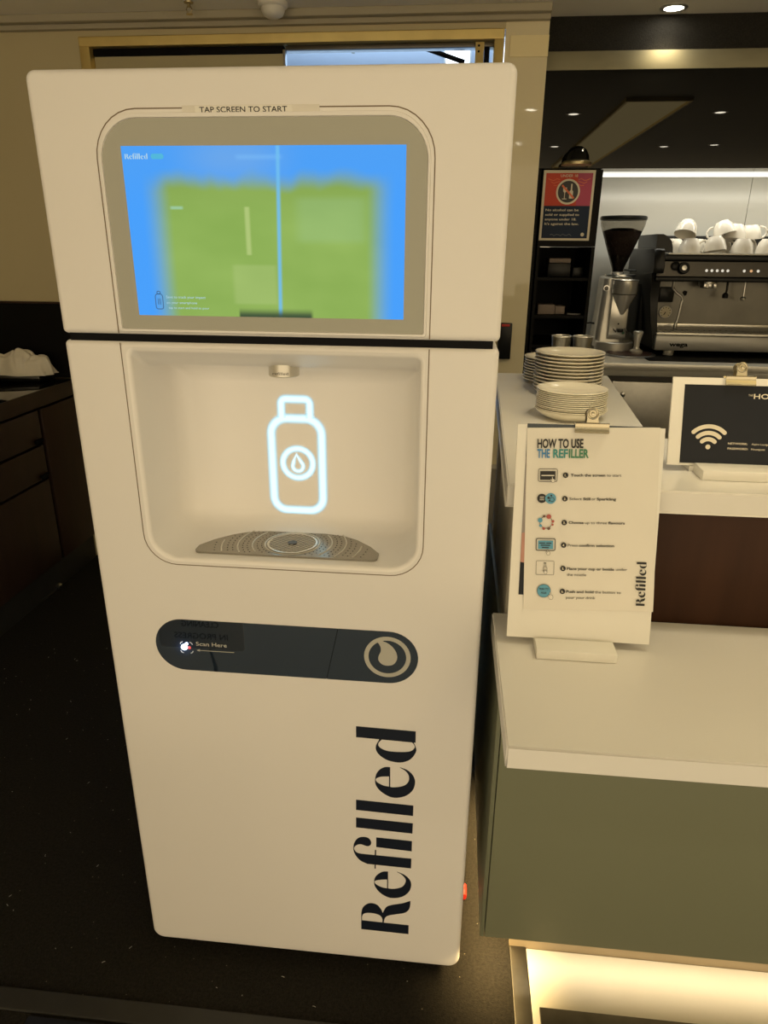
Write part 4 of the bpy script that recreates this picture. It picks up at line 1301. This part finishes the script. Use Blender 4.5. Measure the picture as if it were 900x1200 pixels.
# ================================================================== coffee bench
BZ = 1.03
t = thing('back_bench', 'stainless steel coffee bench with a folded front edge', 'bench', (2.4, 2.6, 0))
obj('worktop', B((0.952, 2.158, BZ - 0.058), (4.05, 3.058, BZ), 0.003), 'silver', t)
obj('worktop_lip', B((0.952, 2.150, BZ - 0.030), (4.05, 2.157, BZ), 0.002), 'silver', t)
obj('apron', B((0.952, 2.185, BZ - 0.085), (4.05, 2.20, BZ - 0.060)), 'steel_dark', t)
t = thing('bench_cabinet', 'grey steel cupboard under the coffee bench', 'cabinet', (2.4, 2.6, 0))
obj('carcass', B((0.952, 2.215, 0.05), (4.05, 3.0, BZ - 0.087)), 'hole_black', t)
for k, (a, c) in enumerate(((0.96, 1.315), (1.338, 1.79), (1.80, 2.25), (2.26, 2.71))):
    d = obj('door', B((a, 2.190, 0.10), (c, 2.212, BZ - 0.088), 0.003), 'steel_plate', t)
    kb = BM(); lathe(kb, [(0.006, 0), (0.006, 0.012), (0.011, 0.016), (0.010, 0.024), (0.0, 0.026)], (a + 0.050, 2.190, 0.886), 18, axis=(0, -1, 0))
    obj('knob', kb, 'steel_light', d)
t = tag(obj('rubber_bar_mat', B((1.50, 2.24, BZ + 0.0004), (3.6, 2.98, BZ + 0.004), 0.001), 'black_satin'), 'black rubber mat under the espresso machine on the steel bench', 'mat')

# ---- black shelf cabinet with the liquor sign
SX0, SX1 = 0.952, 1.196
t = thing('shelf_cabinet', 'tall black open shelf cabinet left of the coffee grinder', 'shelf', (1.07, 2.45, BZ))
obj('header', B((SX0, 2.185, 1.515), (SX1, 2.64, 1.812)), 'black_satin', t)
obj('side', B((SX0, 2.185, BZ + 0.0005), (SX0 + 0.012, 2.64, 1.514)), 'black_satin', t)
obj('side', B((SX1 - 0.014, 2.185, BZ + 0.0005), (SX1, 2.64, 1.514)), 'black_satin', t)
obj('back', B((SX0 + 0.0125, 2.62, BZ + 0.0005), (SX1 - 0.0145, 2.64, 1.514)), 'black_satin', t)
for z in (1.375, 1.215, 1.085):
    obj('shelf', B((SX0 + 0.0125, 2.195, z), (SX1 - 0.0145, 2.619, z + 0.012)), 'black_satin', t)
t = thing('till_box', 'dark box with a dusky pink lid on the upper black shelf', 'box', (1.07, 2.4, 1.387))
obj('box_body', B((1.015, 2.27, 1.3875), (1.115, 2.40, 1.446), 0.003), 'black_plastic', t)
obj('box_lid', B((1.018, 2.265, 1.447), (1.112, 2.405, 1.466), 0.004), 'paper_dim', t)
t = tag(obj('card_packet', B((1.115 + 0.012, 2.28, 1.3875), (1.170, 2.36, 1.428), 0.002), 'black_plastic'), 'small dark packet beside the pink lidded box on the black shelf', 'packet')
tag(obj('napkin_box', B((0.985, 2.26, 1.2275), (1.060, 2.36, 1.268), 0.002), 'paper_dim'), 'dull pink paper carton on the lower black shelf', 'box')
tag(obj('napkin_box', B((1.064, 2.27, 1.2275), (1.106, 2.36, 1.262), 0.002), 'paper_dim'), 'narrower dull carton beside the paper carton on the lower black shelf', 'box')
b = BM(); tube(b, [(1.115, 2.25, 1.232), (1.14, 2.245, 1.231), (1.175, 2.25, 1.231)], 0.004, 8)
tag(obj('spoon_handle', b, 'steel'), 'thin steel utensil lying on the lower black shelf', 'utensil')

fl = Frame((0.9545, 2.1815, 1.5385), (1, 0, 0), (0, 0, 1))
t = thing('liquor_notice', 'red and navy under eighteen liquor notice in a cream border on the black shelf front', 'poster', (1.06, 2.18, 1.5385))
LW, LH = 0.2110, 0.2720
sheet = obj('sheet', plate(BM(), fl, [rect(0, 0, LW, LH)], -0.002, 0.001), 'ink_cream', t)
b = BM(); flat(b, fl, [rect(0.010, 0.136, 0.142, LH - 0.011)], 0.0013); obj('red_field', b, 'sign_red', sheet)
b = BM(); flat(b, fl, [rect(0.142, 0.136, LW - 0.010, LH - 0.011)], 0.0013); obj('magenta_field', b, 'sign_magenta', sheet)
b = BM(); flat(b, fl, [rect(0.010, 0.009, LW - 0.010, 0.136)], 0.0013); obj('navy_field', b, 'sign_navy', sheet)
b = BM()
for s in (-1, 1):
    for k in range(3):
        pts = [(LW / 2 + s * (0.038 + 0.012 * i), 0.236 - 0.010 * k + 0.004 * math.sin(i * 2.0 + k)) for i in range(5 - k)]
        stroke(b, fl, pts, 0.0012, closed=False, w=0.0015)
obj('flourish', b, 'sign_orange', sheet)
cxx, czz = LW * 0.497, 0.190
b = BM(); flat(b, fl, [circ(cxx, czz, 0.0455, 40)], 0.0015); obj('sign_disc', b, 'sign_charcoal', sheet)
b = BM()
ring2(b, fl, cxx, czz, 0.0490, 0.0415, 0.0018)
flat(b, fl, [rr(cxx + 0.006, czz - 0.026, cxx + 0.021, czz + 0.006, 0.002, 0.006, 4)], 0.0017)
flat(b, fl, [rect(cxx + 0.0105, czz + 0.004, cxx + 0.0165, czz + 0.030)], 0.00175)
flat(b, fl, [[(cxx - 0.021, czz + 0.016), (cxx - 0.020, czz + 0.002), (cxx - 0.013, czz - 0.006), (cxx - 0.006, czz + 0.002), (cxx - 0.005, czz + 0.016)]], 0.0017)
flat(b, fl, [rect(cxx - 0.0145, czz - 0.026, cxx - 0.0115, czz - 0.004)], 0.00175)
flat(b, fl, [rect(cxx - 0.022, czz - 0.029, cxx - 0.004, czz - 0.026)], 0.0017)
obj('warning_mark', b, 'ink_cream', sheet)
b = BM()
text(b, fl, 'UNDER 18', cxx, 0.2460, 0.0105, 0.070, align='C', bold=0.01, w=0.0016)
obj('title_print', b, 'ink_cream', sheet)
b = BM()
text(b, fl, 'No alcohol can be', 0.019, 0.1155, 0.0095, 0.137, bold=0.014, w=0.0016)
text(b, fl, 'sold or supplied to', 0.019, 0.0975, 0.0095, 0.141, bold=0.014, w=0.0016)
text(b, fl, 'anyone under 18.', 0.019, 0.0795, 0.0095, 0.131, bold=0.014, w=0.0016)
text(b, fl, "It's against the law.", 0.019, 0.0615, 0.0095, 0.142, bold=0.014, w=0.0016)
obj('cream_print', b, 'ink_cream', sheet)
b = BM()
flat(b, fl, [circ(LW - 0.030, 0.024, 0.0075, 20)], 0.0016)
obj('crest_mark', b, 'ink_cream', sheet)
b = BM(); line(b, fl, (cxx - 0.026, czz + 0.025), (cxx + 0.026, czz - 0.025), 0.0075, 0.0020); obj('red_bar', b, 'sign_orange', sheet)
b = BM()
stroke(b, fl, [(0.045 + 0.009 * i, 0.022 + 0.004 * math.sin(i * 2.3)) for i in range(11)], 0.0012, closed=False, w=0.0016)
obj('faint_signature', b, 'sign_faint', sheet)

# ---- two small metal pots behind the plate stacks
for k, (x, lab) in enumerate(((0.941, 'left one of two small metal pots behind the plate stacks'), (1.005, 'right one of two small metal pots behind the plate stacks'))):
    py, pz = 1.150, 1.1303
    t = thing('metal_pot', lab, 'pot', (x, py, pz), 'metal pots behind the plates')
    b = BM(); lathe(b, [(0.022, 0.0005), (0.024, 0.060), (0.028, 0.100), (0.030, 0.122), (0.028, 0.122), (0.026, 0.100), (0.021, 0.006), (0.0, 0.006)], (x, py, pz), 28, caps=False)
    obj('pot_body', b, 'steel_plate', t)
    b = BM(); torus(b, (x, py, pz + 0.122), 0.0290, 0.0018, seg=32)
    obj('rim', b, 'silver_bright', t)

# ---- coffee grinder
gx, gy = 1.405, 2.68
t = thing('coffee_grinder', 'silver coffee grinder with a smoked hopper of dark beans', 'grinder', (gx, gy, BZ))
b = BM(); lathe(b, [(0.108, 0.0), (0.110, 0.004), (0.110, 0.014), (0.104, 0.018), (0.0, 0.018)], (gx, gy, 1.639), 44)
obj('hopper_lid', b, 'black_plastic', t)
b = BM(); lathe(b, [(0.107, 0.639), (0.104, 0.615), (0.028, 0.415), (0.026, 0.395), (0.0235, 0.395), (0.0255, 0.416), (0.1015, 0.616), (0.1045, 0.639)], (gx, gy, 1.0), 44, caps=False)
obj('hopper', b, 'smoke_glass', t)
b = BM(); lathe(b, [(0.0, 0.605), (0.045, 0.603), (0.075, 0.594), (0.0925, 0.588), (0.0250, 0.417), (0.022, 0.397), (0.0, 0.397)], (gx, gy, 1.0), 36, caps=False)
obj('coffee_beans', b, 'beans', t)
b = BM(); lathe(b, [(0.030, 0.385), (0.031, 0.398), (0.029, 0.402), (0.0, 0.402)], (gx, gy, 1.0), 28)
obj('hopper_collar', b, 'silver_bright', t)
b = BM(); tube(b, [(gx + 0.026, gy - 0.02, 1.412), (gx + 0.06, gy - 0.03, 1.410), (gx + 0.085, gy - 0.03, 1.409)], 0.004, 8)
obj('shut_off_slide', b, 'black_plastic', t)
# leaning silver body: loft of rounded rectangles
b = BM()
sec = [(1.045, 1.318, 1.462, 2.60, 2.80), (1.12, 1.322, 1.462, 2.61, 2.80), (1.22, 1.330, 1.462, 2.62, 2.80), (1.32, 1.335, 1.470, 2.62, 2.80), (1.372, 1.337, 1.478, 2.62, 2.80), (1.380, 1.345, 1.470, 2.63, 2.79)]
loft(b, [[(p[0], p[1], z) for p in rr(x0, ya, x1, yb, 0.03)] for z, x0, x1, ya, yb in sec])
obj('body', b, 'silver', t)
b = BM(); lathe(b, [(0.070, 0.0), (0.074, 0.004), (0.074, 0.010), (0.0, 0.012)], (gx + 0.014, gy, 1.380), 36)
obj('top_plate', b, 'steel_light', t)
b = BM(); lathe(b, [(0.008, 1.205), (0.012, 1.212), (0.057, 1.298), (0.058, 1.300), (0.060, 1.304), (0.060, 1.366), (0.056, 1.370), (0.0, 1.371)], (1.431, 2.585, 0), 36)
ds = obj('doser', b, 'silver_bright', t)
b = BM(); torus(b, (1.431, 2.585, 1.302), 0.060, 0.002, seg=36); torus(b, (1.431, 2.585, 1.366), 0.060, 0.002, seg=36)
obj('doser_band', b, 'steel_dark', ds)
obj('front_plate', B((1.375, 2.585, 1.085), (1.462, 2.600, 1.300), 0.004), 'silver_bright', t)
b = BM(); lathe(b, [(0.014, 0), (0.014, 0.002), (0.0, 0.003)], (1.3455, 2.600, 1.327), 20, axis=(-0.05, -1, 0))
bdg = obj('badge', b, 'steel_light', t)
b = BM(); lathe(b, [(0.0105, 0), (0.0, 0.001)], (1.345, 2.597, 1.327), 20, axis=(-0.05, -1, 0)); obj('badge_face', b, 'steel_dark', bdg)
b = BM()
tube(b, [(1.400, 2.588, 1.135), (1.396, 2.550, 1.132), (1.400, 2.530, 1.127)], 0.004, 8)
tube(b, [(1.452, 2.588, 1.135), (1.456, 2.550, 1.132), (1.452, 2.530, 1.127)], 0.004, 8)
box(b, (1.412, 2.545, 1.122), (1.440, 2.588, 1.140), 0.004)
obj('portafilter_fork', b, 'black_plastic', t)
b = BM(); cyl(b, (1.447, 2.586, 1.118), (1.447, 2.578, 1.118), 0.007, seg=16); obj('switch', b, 'led_green', t)
b = BM(); cyl(b, (1.420, 2.585, 1.160), (1.420, 2.582, 1.160), 0.004, seg=12); obj('screw', b, 'hole_black', t)
b = BM(); lathe(b, [(0.086, 0.001), (0.092, 0.006), (0.092, 0.044), (0.088, 0.048), (0.083, 0.044), (0.080, 0.030), (0.0, 0.030)], (1.408, 2.585, BZ), 44, caps=False)
obj('catch_tray', b, 'silver', t)
b = BM(); lathe(b, [(0.078, 0.031), (0.05, 0.036), (0.0, 0.040)], (1.408, 2.585, BZ), 30, caps=False)
g_ = obj('coffee_grounds', b, 'coffee_brown', t, smooth=False)
b = BM()
tube(b, [(1.325, 2.70, 1.150), (1.314, 2.76, 1.148), (1.316, 2.90, 1.13), (1.33, 3.04, 1.08)], 0.004, 8)
obj('power_lead', b, 'seam_black', t)

b = BM(); lathe(b, [(0.0, 0.0), (0.120, 0.0), (0.125, 0.003), (0.122, 0.006), (0.0, 0.006)], (1.455, 2.44, BZ + 0.0005), 48, caps=False)
tp_ = tag(obj('tamping_mat', b, 'steel_plate'), 'round silver rimmed tamping mat on the bench in front of the grinder', 'mat')
b = BM(); lathe(b, [(0.0, 0.0065), (0.104, 0.0065), (0.104, 0.0085), (0.0, 0.0085)], (1.455, 2.44, BZ + 0.0005), 40, caps=False)
obj('mat_pad', b, 'mat_brown', tp_)
t = thing('tamper', 'polished steel tamper standing on the round mat beside the grinder', 'tamper', (1.487, 2.44, BZ + 0.009))
b = BM(); lathe(b, [(0.030, 0.0), (0.031, 0.003), (0.031, 0.012), (0.016, 0.020), (0.013, 0.028)], (1.487, 2.44, BZ + 0.0092), 30)
obj('tamper_foot', b, 'silver_bright', t)
b = BM(); lathe(b, [(0.013, 0.028), (0.014, 0.050), (0.020, 0.078), (0.023, 0.092), (0.023, 0.100), (0.018, 0.104), (0.0, 0.105)], (1.487, 2.44, BZ + 0.0092), 30)
obj('tamper_handle', b, 'silver_bright', t)

# ---- espresso machine
t = thing('espresso_machine', 'black and steel espresso machine with cups warming on top', 'coffee machine', (2.0, 2.65, BZ))
XL, XR, YF, YB = 1.560, 2.56, 2.40, 2.92
Z0 = BZ + 0.0045
for x in (1.635, 2.48):
    for y in (2.43, 2.88):
        b = BM(); lathe(b, [(0.022, 0.0), (0.024, 0.004), (0.024, 0.040), (0.020, 0.048)], (x, y, Z0), 20)
        obj('foot', b, 'silver', t)
base_ = obj('base_panel', B((XL, YF, 1.058), (XR, YB, 1.128), 0.006), 'silver_grey', t)
obj('drip_rail', B((XL, YF - 0.004, 1.129), (XR, YF + 0.012, 1.141), 0.003), 'silver_bright', t)
b = BM()
for k in range(38):
    x = XL + 0.012 + k * 0.0262
    box(b, (x, YF + 0.014, 1.130), (x + 0.016, 2.575, 1.137))
gr = obj('drip_grate', b, 'steel', t, smooth=False)
obj('drip_basin', B((XL, YF + 0.013, 1.1285), (XR, 2.59, 1.1295)), 'hole_black', t)
obj('back_rail', B((XL, 2.585, 1.150), (XR, 2.60, 1.168), 0.003), 'silver_bright', t)
obj('back_splash', B((XL - 0.01, 2.602, 1.129), (XR, 2.62, 1.385)), 'splash_steel', t)
obj('rear_housing', B((XL - 0.04, 2.625, 1.10), (XR, YB, 1.475), 0.01), 'black_plastic', t)
b = BM(); text(b, XZ(YF - 0.0015), 'wega', 1.625, 1.079, 0.020, 0.085, bold=0.03); obj('maker_lettering', b, 'hole_black', base_)
# upper head
hd = obj('head_housing', B((XL - 0.03, 2.43, 1.368), (XR, 2.74, 1.388), 0.004), 'black_plastic', t)
obj('head_underside', B((XL - 0.02, 2.445, 1.3885), (XR, 2.74, 1.400), 0.002), 'black_plastic', t)
pn = obj('control_panel', plate(BM(), Frame((0, 2.4300, 1.392), (1, 0, 0), (0, 0.16, 1)), [rect(XL - 0.03, 0.0, XR, 0.064)], -0.30, 0.0), 'steel_dark', t)
obj('top_band', B((XL - 0.01, 2.436, 1.4580), (XR, 2.90, 1.484), 0.005), 'black_plastic', t)
obj('cup_tray', B((XL + 0.01, 2.425, 1.4845), (XR, 2.90, 1.4925), 0.003), 'silver', t)
fpn = Frame((0, 2.4300, 1.392), (1, 0, 0), (0, 0.16, 1))
kn = BM(); lathe(kn, [(0.026, 0.0), (0.026, 0.018), (0.022, 0.024), (0.0, 0.025)], fpn.at(1.645, 0.034, 0.0), 28, fpn.N)
kn = obj('steam_knob', kn, 'black_plastic', t)
b = BM(); lathe(b, [(0.012, 0.0), (0.011, 0.002), (0.0, 0.003)], fpn.at(1.645, 0.034, 0.0248), 20, fpn.N); obj('knob_cap', b, 'steel_light', kn)
b = BM(); lathe(b, [(0.020, 0.0), (0.020, 0.008), (0.014, 0.012), (0.0, 0.013)], fpn.at(1.610, 0.044, 0.0), 24, fpn.N); obj('knob_collar', b, 'black_plastic', kn)
for k in range(5):
    b = BM(); lathe(b, [(0.0062, 0.0), (0.0058, 0.002), (0.0, 0.0025)], fpn.at(1.752 + 0.0235 * k, 0.026, 0.0), 14, fpn.N)
    obj('button', b, 'button_white', t)
for k in range(3):
    b = BM(); lathe(b, [(0.0062, 0.0), (0.0058, 0.002), (0.0, 0.0025)], fpn.at(1.918 + 0.0305 * k, 0.026, 0.0), 14, fpn.N)
    obj('button', b, 'button_amber' if k == 1 else 'button_white', t)
for k in range(5):
    b = BM(); lathe(b, [(0.0062, 0.0), (0.0058, 0.002), (0.0, 0.0025)], fpn.at(2.07 + 0.0235 * k, 0.026, 0.0), 14, fpn.N)
    obj('button', b, 'button_white', t)
# left end cheek: leaning black post, hood, and cup rail end
b = BM()
PR = [(2.445, 1.405), (2.470, 1.30), (2.455, 1.20), (2.415, 1.09), (2.40, 1.062), (2.70, 1.062), (2.90, 1.10), (2.90, 1.405)]
loft(b, [[(XL - 0.047 + (1.405 - z) * 0.12, y, z) for y, z in PR], [(XL - 0.002 + (1.405 - z) * 0.05, y, z) for y, z in PR]])
obj('side_cheek', b, 'black_plastic', t)
b = BM()
PH_ = [(2.400, 1.405), (2.392, 1.43), (2.415, 1.500), (2.43, 1.508), (2.90, 1.508), (2.90, 1.405)]
loft(b, [[(XL - 0.055, y, z) for y, z in PH_], [(XL - 0.045, y - 0.006, z + (0.004 if z > 1.45 else 0)) for y, z in PH_], [(XL - 0.012, y - 0.006, z + (0.004 if z > 1.45 else 0)) for y, z in PH_], [(XL - 0.008, y, z) for y, z in PH_]])
obj('side_hood', b, 'black_plastic', t)
b = BM()
fr_ = Frame((0, 2.50, 0), (1, 0, 0), (0, 0, 1))
plate(b, fr_, [[(XL - 0.030, 1.5085), (XL + 0.048, 1.4935), (XL + 0.046, 1.515), (XL + 0.036, 1.545), (XL + 0.014, 1.566), (XL - 0.005, 1.574), (XL - 0.031, 1.574)]], -0.36, 0.0)
obj('cup_rail_end', b, 'black_plastic', t)
obj('cup_rail', B((XL + 0.05, 2.885, 1.493), (XR, 2.897, 1.575), 0.003), 'black_plastic', t)
# steam wand, gauge, hot tap, group heads
b = BM()
tube(b, [(1.632, 2.50, 1.385), (1.632, 2.50, 1.335), (1.652, 2.49, 1.315), (1.675, 2.485, 1.300), (1.678, 2.482, 1.28), (1.670, 2.478, 1.21), (1.662, 2.475, 1.165)], 0.0055, 10)
lathe(b, [(0.006, 0.0), (0.009, 0.008), (0.008, 0.026), (0.005, 0.034)], (1.6615, 2.475, 1.148), 14)
sw = obj('steam_wand', b, 'steel', t)
b = BM(); lathe(b, [(0.011, 0), (0.012, 0.010), (0.0, 0.020)], (1.678, 2.478, 1.312), 14, axis=(0.7, -0.3, 0.5)); obj('wand_grip', b, 'black_plastic', sw)
obj('wand_shield', B((1.592, 2.560, 1.268), (1.660, 2.574, 1.338), 0.004), 'black_plastic', t)
b = BM(); tube(b, [(1.578, 2.575, 1.40), (1.578, 2.575, 1.22)], 0.004, 8); obj('gauge_pipe', b, 'steel_dark', t)
b = BM(); lathe(b, [(0.029, 0.0), (0.030, 0.006), (0.028, 0.010)], (1.640, 2.600, 1.220), 28, axis=(0, -1, 0)); ga = obj('pressure_gauge', b, 'steel', t)
b = BM(); flat(b, XZ(2.5895), [circ(1.640, 1.220, 0.026, 28)]); dl = obj('dial', b, 'dial_cream', ga)
b = BM()
for k in range(9):
    a = math.radians(-45 + 33.75 * k)
    line(b, XZ(2.5890), (1.640 + 0.019 * math.cos(a), 1.220 + 0.019 * math.sin(a)), (1.640 + 0.0245 * math.cos(a), 1.220 + 0.0245 * math.sin(a)), 0.003)
line(b, XZ(2.5888), (1.640, 1.220), (1.632, 1.206), 0.004)
obj('needle', b, 'hole_black', ga)
for x in (1.795, 2.16):
    b = BM(); lathe(b, [(0.040, 0.0), (0.040, -0.012), (0.036, -0.014), (0.036, -0.026), (0.030, -0.030)], (x, 2.52, 1.3675), 30)
    lathe(b, [(0.030, 0.0), (0.030, -0.020)], (x - 0.0, 2.56, 1.3675), 20)
    gh = obj('group_head', b, 'steel', t)
    b = BM()
    for k in (-1, 0, 1):
        box(b, (x + 0.022 * k - 0.007, 2.478, 1.340), (x + 0.022 * k + 0.007, 2.484, 1.360), 0.002)
    obj('group_lug', b, 'steel_light', gh)
b = BM(); tube(b, [(1.885, 2.52, 1.367), (1.885, 2.515, 1.330), (1.880, 2.51, 1.312)], 0.005, 10); lathe(b, [(0.006, 0.0), (0.014, -0.008), (0.013, -0.024), (0.0, -0.027)], (1.880, 2.51, 1.318), 16)
obj('hot_water_lever', b, 'black_plastic', t)
b = BM(); tube(b, [(1.965, 2.52, 1.367), (1.965, 2.515, 1.300)], 0.0045, 10); lathe(b, [(0.005, 0.0), (0.013, -0.006), (0.012, -0.016), (0.0, -0.020)], (1.965, 2.515, 1.302), 16)
obj('hot_water_spout', b, 'steel_light', t)
b = BM(); tube(b, [(2.42, 2.50, 1.385), (2.42, 2.49, 1.32), (2.40, 2.478, 1.18)], 0.0055, 10); obj('steam_wand', b, 'steel', t)

# ---- cups on the machine: body and handle, copied
def cup_proto(R, h):
    r = thing('coffee_cup', '', 'cup', (0, 0, 0), 'white cups piled on the espresso machine')
    b = BM()
    lathe(b, [(0.0, 0.003), (R * 0.50, 0.003), (R * 0.50, 0.0), (R * 0.56, 0.0), (R * 0.60, 0.004), (R * 0.80, h * 0.28), (R * 0.93, h * 0.62), (R, h - 0.001), (R * 0.985, h), (R * 0.955, h - 0.002),
              (R * 0.88, h * 0.60), (R * 0.74, h * 0.28), (R * 0.50, 0.008), (0.0, 0.007)], (0, 0, 0), 40, caps=False)
    obj('cup_body', b, 'porcelain_white', r)
    b = BM()
    pts = [(R * 0.86 + (0.030) * math.sin(math.radians(a)), 0, h * 0.55 - 0.026 * math.cos(math.radians(a))) for a in range(-8, 190, 18)]
    tube(b, pts, 0.0045, 8)
    obj('handle', b, 'porcelain_white', r)
    return r


CT = 1.4928
proto = cup_proto(0.050, 0.064)
cups = [  # x, y, z, tilt, roll, handle direction, label
    (1.690, 2.53, 0, 180, 0, -75, 'upturned white cup at the left end of the front row on the espresso machine'),
    (1.800, 2.54, 0, 172, 6, -150, 'slightly tipped white cup second from the left in the front row'),
    (1.925, 2.53, 0, 180, 0, -95, 'upturned white cup with its handle to the viewer, third in the front row'),
    (2.045, 2.55, 0, 180, 0, 100, 'upturned white cup fourth in the front row, its handle hidden'),
    (2.160, 2.52, 0, 180, 0, 190, 'upturned white cup fifth in the front row, cut by the picture edge'),
    (1.655, 2.66, 0, 180, 0, 120, 'white cup in the back row behind the black rail end'),
    (1.760, 2.67, 0, 180, 0, 40, 'white cup in the back row, second from the left'),
    (1.880, 2.67, 0, 180, 0, 60, 'white cup in the back row, third from the left'),
    (2.000, 2.68, 0, 180, 0, 80, 'white cup in the back row, fourth from the left'),
    (2.130, 2.67, 0, 180, 0, 80, 'white cup in the back row near the right picture edge'),
    (1.680, 2.57, 0.058, 158, -14, -40, 'tipped white cup lying highest at the left of the pile'),
    (1.835, 2.59, 0.058, 164, 18, -160, 'tipped white cup on top of the pile beside the left one'),
    (1.910, 2.60, 0.0585, 176, -4, -90, 'white cup on top in the middle of the pile, handle to the viewer'),
    (1.985, 2.63, 0.0585, 180, 4, 0, 'white cup on top right of the middle of the pile'),
    (2.120, 2.60, 0.058, 160, -24, 150, 'steeply tipped white cup on top near the right edge'),
]
for k, (x, y, z, tl, rl, hd_, lab) in enumerate(cups):
    c = proto if k == 0 else copy_thing(proto, 'coffee_cup', (0, 0, 0), lab)
    c['label'] = lab
    Rm = Matrix.Rotation(math.radians(hd_), 3, 'Z')
    Tm = Matrix.Rotation(math.radians(tl), 3, 'X') @ Matrix.Rotation(math.radians(rl), 3, 'Y')
    M = Tm @ Rm if True else Rm
    # lowest point of the tipped cup decides its height
    lows = []
    for rr_, hh in ((0.028, 0.0), (0.050, 0.064)):
        for a in range(0, 360, 15):
            lows.append((M @ Vector((rr_ * math.cos(math.radians(a)), rr_ * math.sin(math.radians(a)), hh))).z)
    c.location = (x, y, CT + z - min(lows))
    c.rotation_euler = M.to_euler()

# ================================================================== dark cabinets on the left
FX = -1.153
t = thing('drawer_cabinet', 'dark walnut drawer cabinet with black pulls at the left', 'cabinet', (-1.45, 0.9, 0))
obj('carcass', B((-1.77, 0.30, 0.13), (FX - 0.022, 2.04, 0.846)), 'hole_black', t)
obj('plinth', B((-1.77, 0.30, 0.0), (FX - 0.045, 2.04, 0.128)), 'rubber', t)
def front(nm, a, c, z0, z1, pull):
    d = obj(nm, B((FX - 0.020, a, z0), (FX, c, z1), 0.002), 'dark_walnut', t)
    if pull:
        obj('pull', B((FX + 0.0003, c - 0.060, z0 + 0.004), (FX + 0.010, c - 0.006, z0 + 0.022), 0.003), 'hole_black', d)
for a, c in ((0.32, 1.0), (1.012, 1.700)):
    front('drawer', a, c, 0.697, 0.838, True)
    front('drawer', a, c, 0.542, 0.686, True)
    front('door', a, c, 0.140, 0.531, False)
front('end_panel', 1.725, 2.04, 0.140, 0.838, False)
ctop = tag(obj('black_countertop', B((-1.775, 0.28, 0.851), (FX + 0.006, 2.028, 0.92), 0.002), 'black_stone'), 'polished black counter slab on the dark walnut drawers', 'countertop')
obj('edge_strip', B((FX + 0.0062, 0.28, 0.852), (FX + 0.010, 2.028, 0.919), 0.001), 'dark_walnut', ctop)
tag(obj('black_ledge', B((-1.775, 1.895, 0.9203), (FX - 0.09, 2.028, 0.948), 0.002), 'black_stone'), 'low black stone ledge at the back of the black counter under the cloth', 'ledge')
struct('baseboard_left', B((FX - 0.043, 0.30, 0.0), (FX - 0.030, 2.04, 0.125), 0.002), 'rubber')
bs = struct('trim_5', B((-1.775, 2.030, 0.921), (-0.95, 2.049, 1.252), 0.002), 'black_satin')
struct('trim_6', B((-1.775, 2.026, 1.253), (-0.95, 2.049, 1.262), 0.002), 'dark_walnut')
b = BM()
tube(b, [(-1.19, 1.50, 0.006), (-1.175, 1.58, 0.006), (-1.178, 1.66, 0.006)], 0.005, 8)
cb = tag(obj('floor_cable', b, 'rubber'), 'short black cable on the carpet along the left cabinet plinth', 'cable')
b = BM(); lathe(b, [(0.012, 0.0), (0.012, 0.02), (0.007, 0.026)], (-1.178, 1.662, 0.012), 14, axis=(0, 1, 0)); obj('cable_end', b, 'steel', cb)

# ---- folded cloth on the black counter
b = BM()
random.seed(11)
nu, nv = 60, 30
cxc, cyc = -1.405, 1.80


def cloth_h(u, v):
    # u along the bundle 0..1 (left to right), v across 0..1 (front to back)
    prof = math.sin(PI * min(1, max(0, v))) ** 0.5
    ridge = 0.062 + 0.046 * math.exp(-((u - 0.60) / 0.22) ** 2) + 0.018 * math.exp(-((u - 0.90) / 0.12) ** 2) + 0.020 * math.exp(-((u - 0.15) / 0.3) ** 2)
    fold = 0.004 * math.sin(15 * u + 8 * v + 2.0 * math.sin(5 * v)) + 0.0025 * math.sin(33 * u - 14 * v) + 0.004 * math.sin(24 * v + 7 * u)
    crease = -0.020 * math.exp(-((u - 0.765 - 0.06 * (v - 0.5)) / 0.020) ** 2) - 0.016 * math.exp(-((u - 0.60 + 0.10 * v) / 0.014) ** 2) - 0.010 * math.exp(-((v - 0.35 - 0.25 * u) / 0.03) ** 2)
    return max(0.004, prof * (ridge + fold + crease) * (1 - max(0.0, (u - 0.93) / 0.07) ** 2 * 0.85))


rows = []
for i in range(nu + 1):
    u = i / nu
    wd = 0.066 * (0.92 + 0.08 * math.sin(13 * u)) * (1 - 0.25 * max(0, (u - 0.75) / 0.25))
    row = []
    for j in range(nv + 1):
        v = j / nv
        x = -1.545 + 0.330 * u + 0.010 * math.sin(9 * v + 4 * u)
        y = 1.952 + (v - 0.5) * 2 * wd + 0.006 * math.sin(8 * u)
        row.append((x, y, 0.9488 + cloth_h(u, v)))
    rows.append(row)
top = [[b.verts.new(p) for p in r] for r in rows]
bot = [[b.verts.new((p[0], p[1], 0.9484)) for p in r] for r in rows]
for i in range(nu):
    for j in range(nv):
        b.faces.new((top[i][j], top[i + 1][j], top[i + 1][j + 1], top[i][j + 1]))
        b.faces.new((bot[i][j], bot[i][j + 1], bot[i + 1][j + 1], bot[i + 1][j]))
for i in range(nu):
    b.faces.new((top[i][0], bot[i][0], bot[i + 1][0], top[i + 1][0]))
    b.faces.new((top[i][nv], top[i + 1][nv], bot[i + 1][nv], bot[i][nv]))
for j in range(nv):
    b.faces.new((top[0][j], top[0][j + 1], bot[0][j + 1], bot[0][j]))
    b.faces.new((top[nu][j], bot[nu][j], bot[nu][j + 1], top[nu][j + 1]))
tag(obj('folded_cloth', b, 'cloth', angle=80), 'crumpled off white cloth lying on the black ledge at the left', 'cloth')
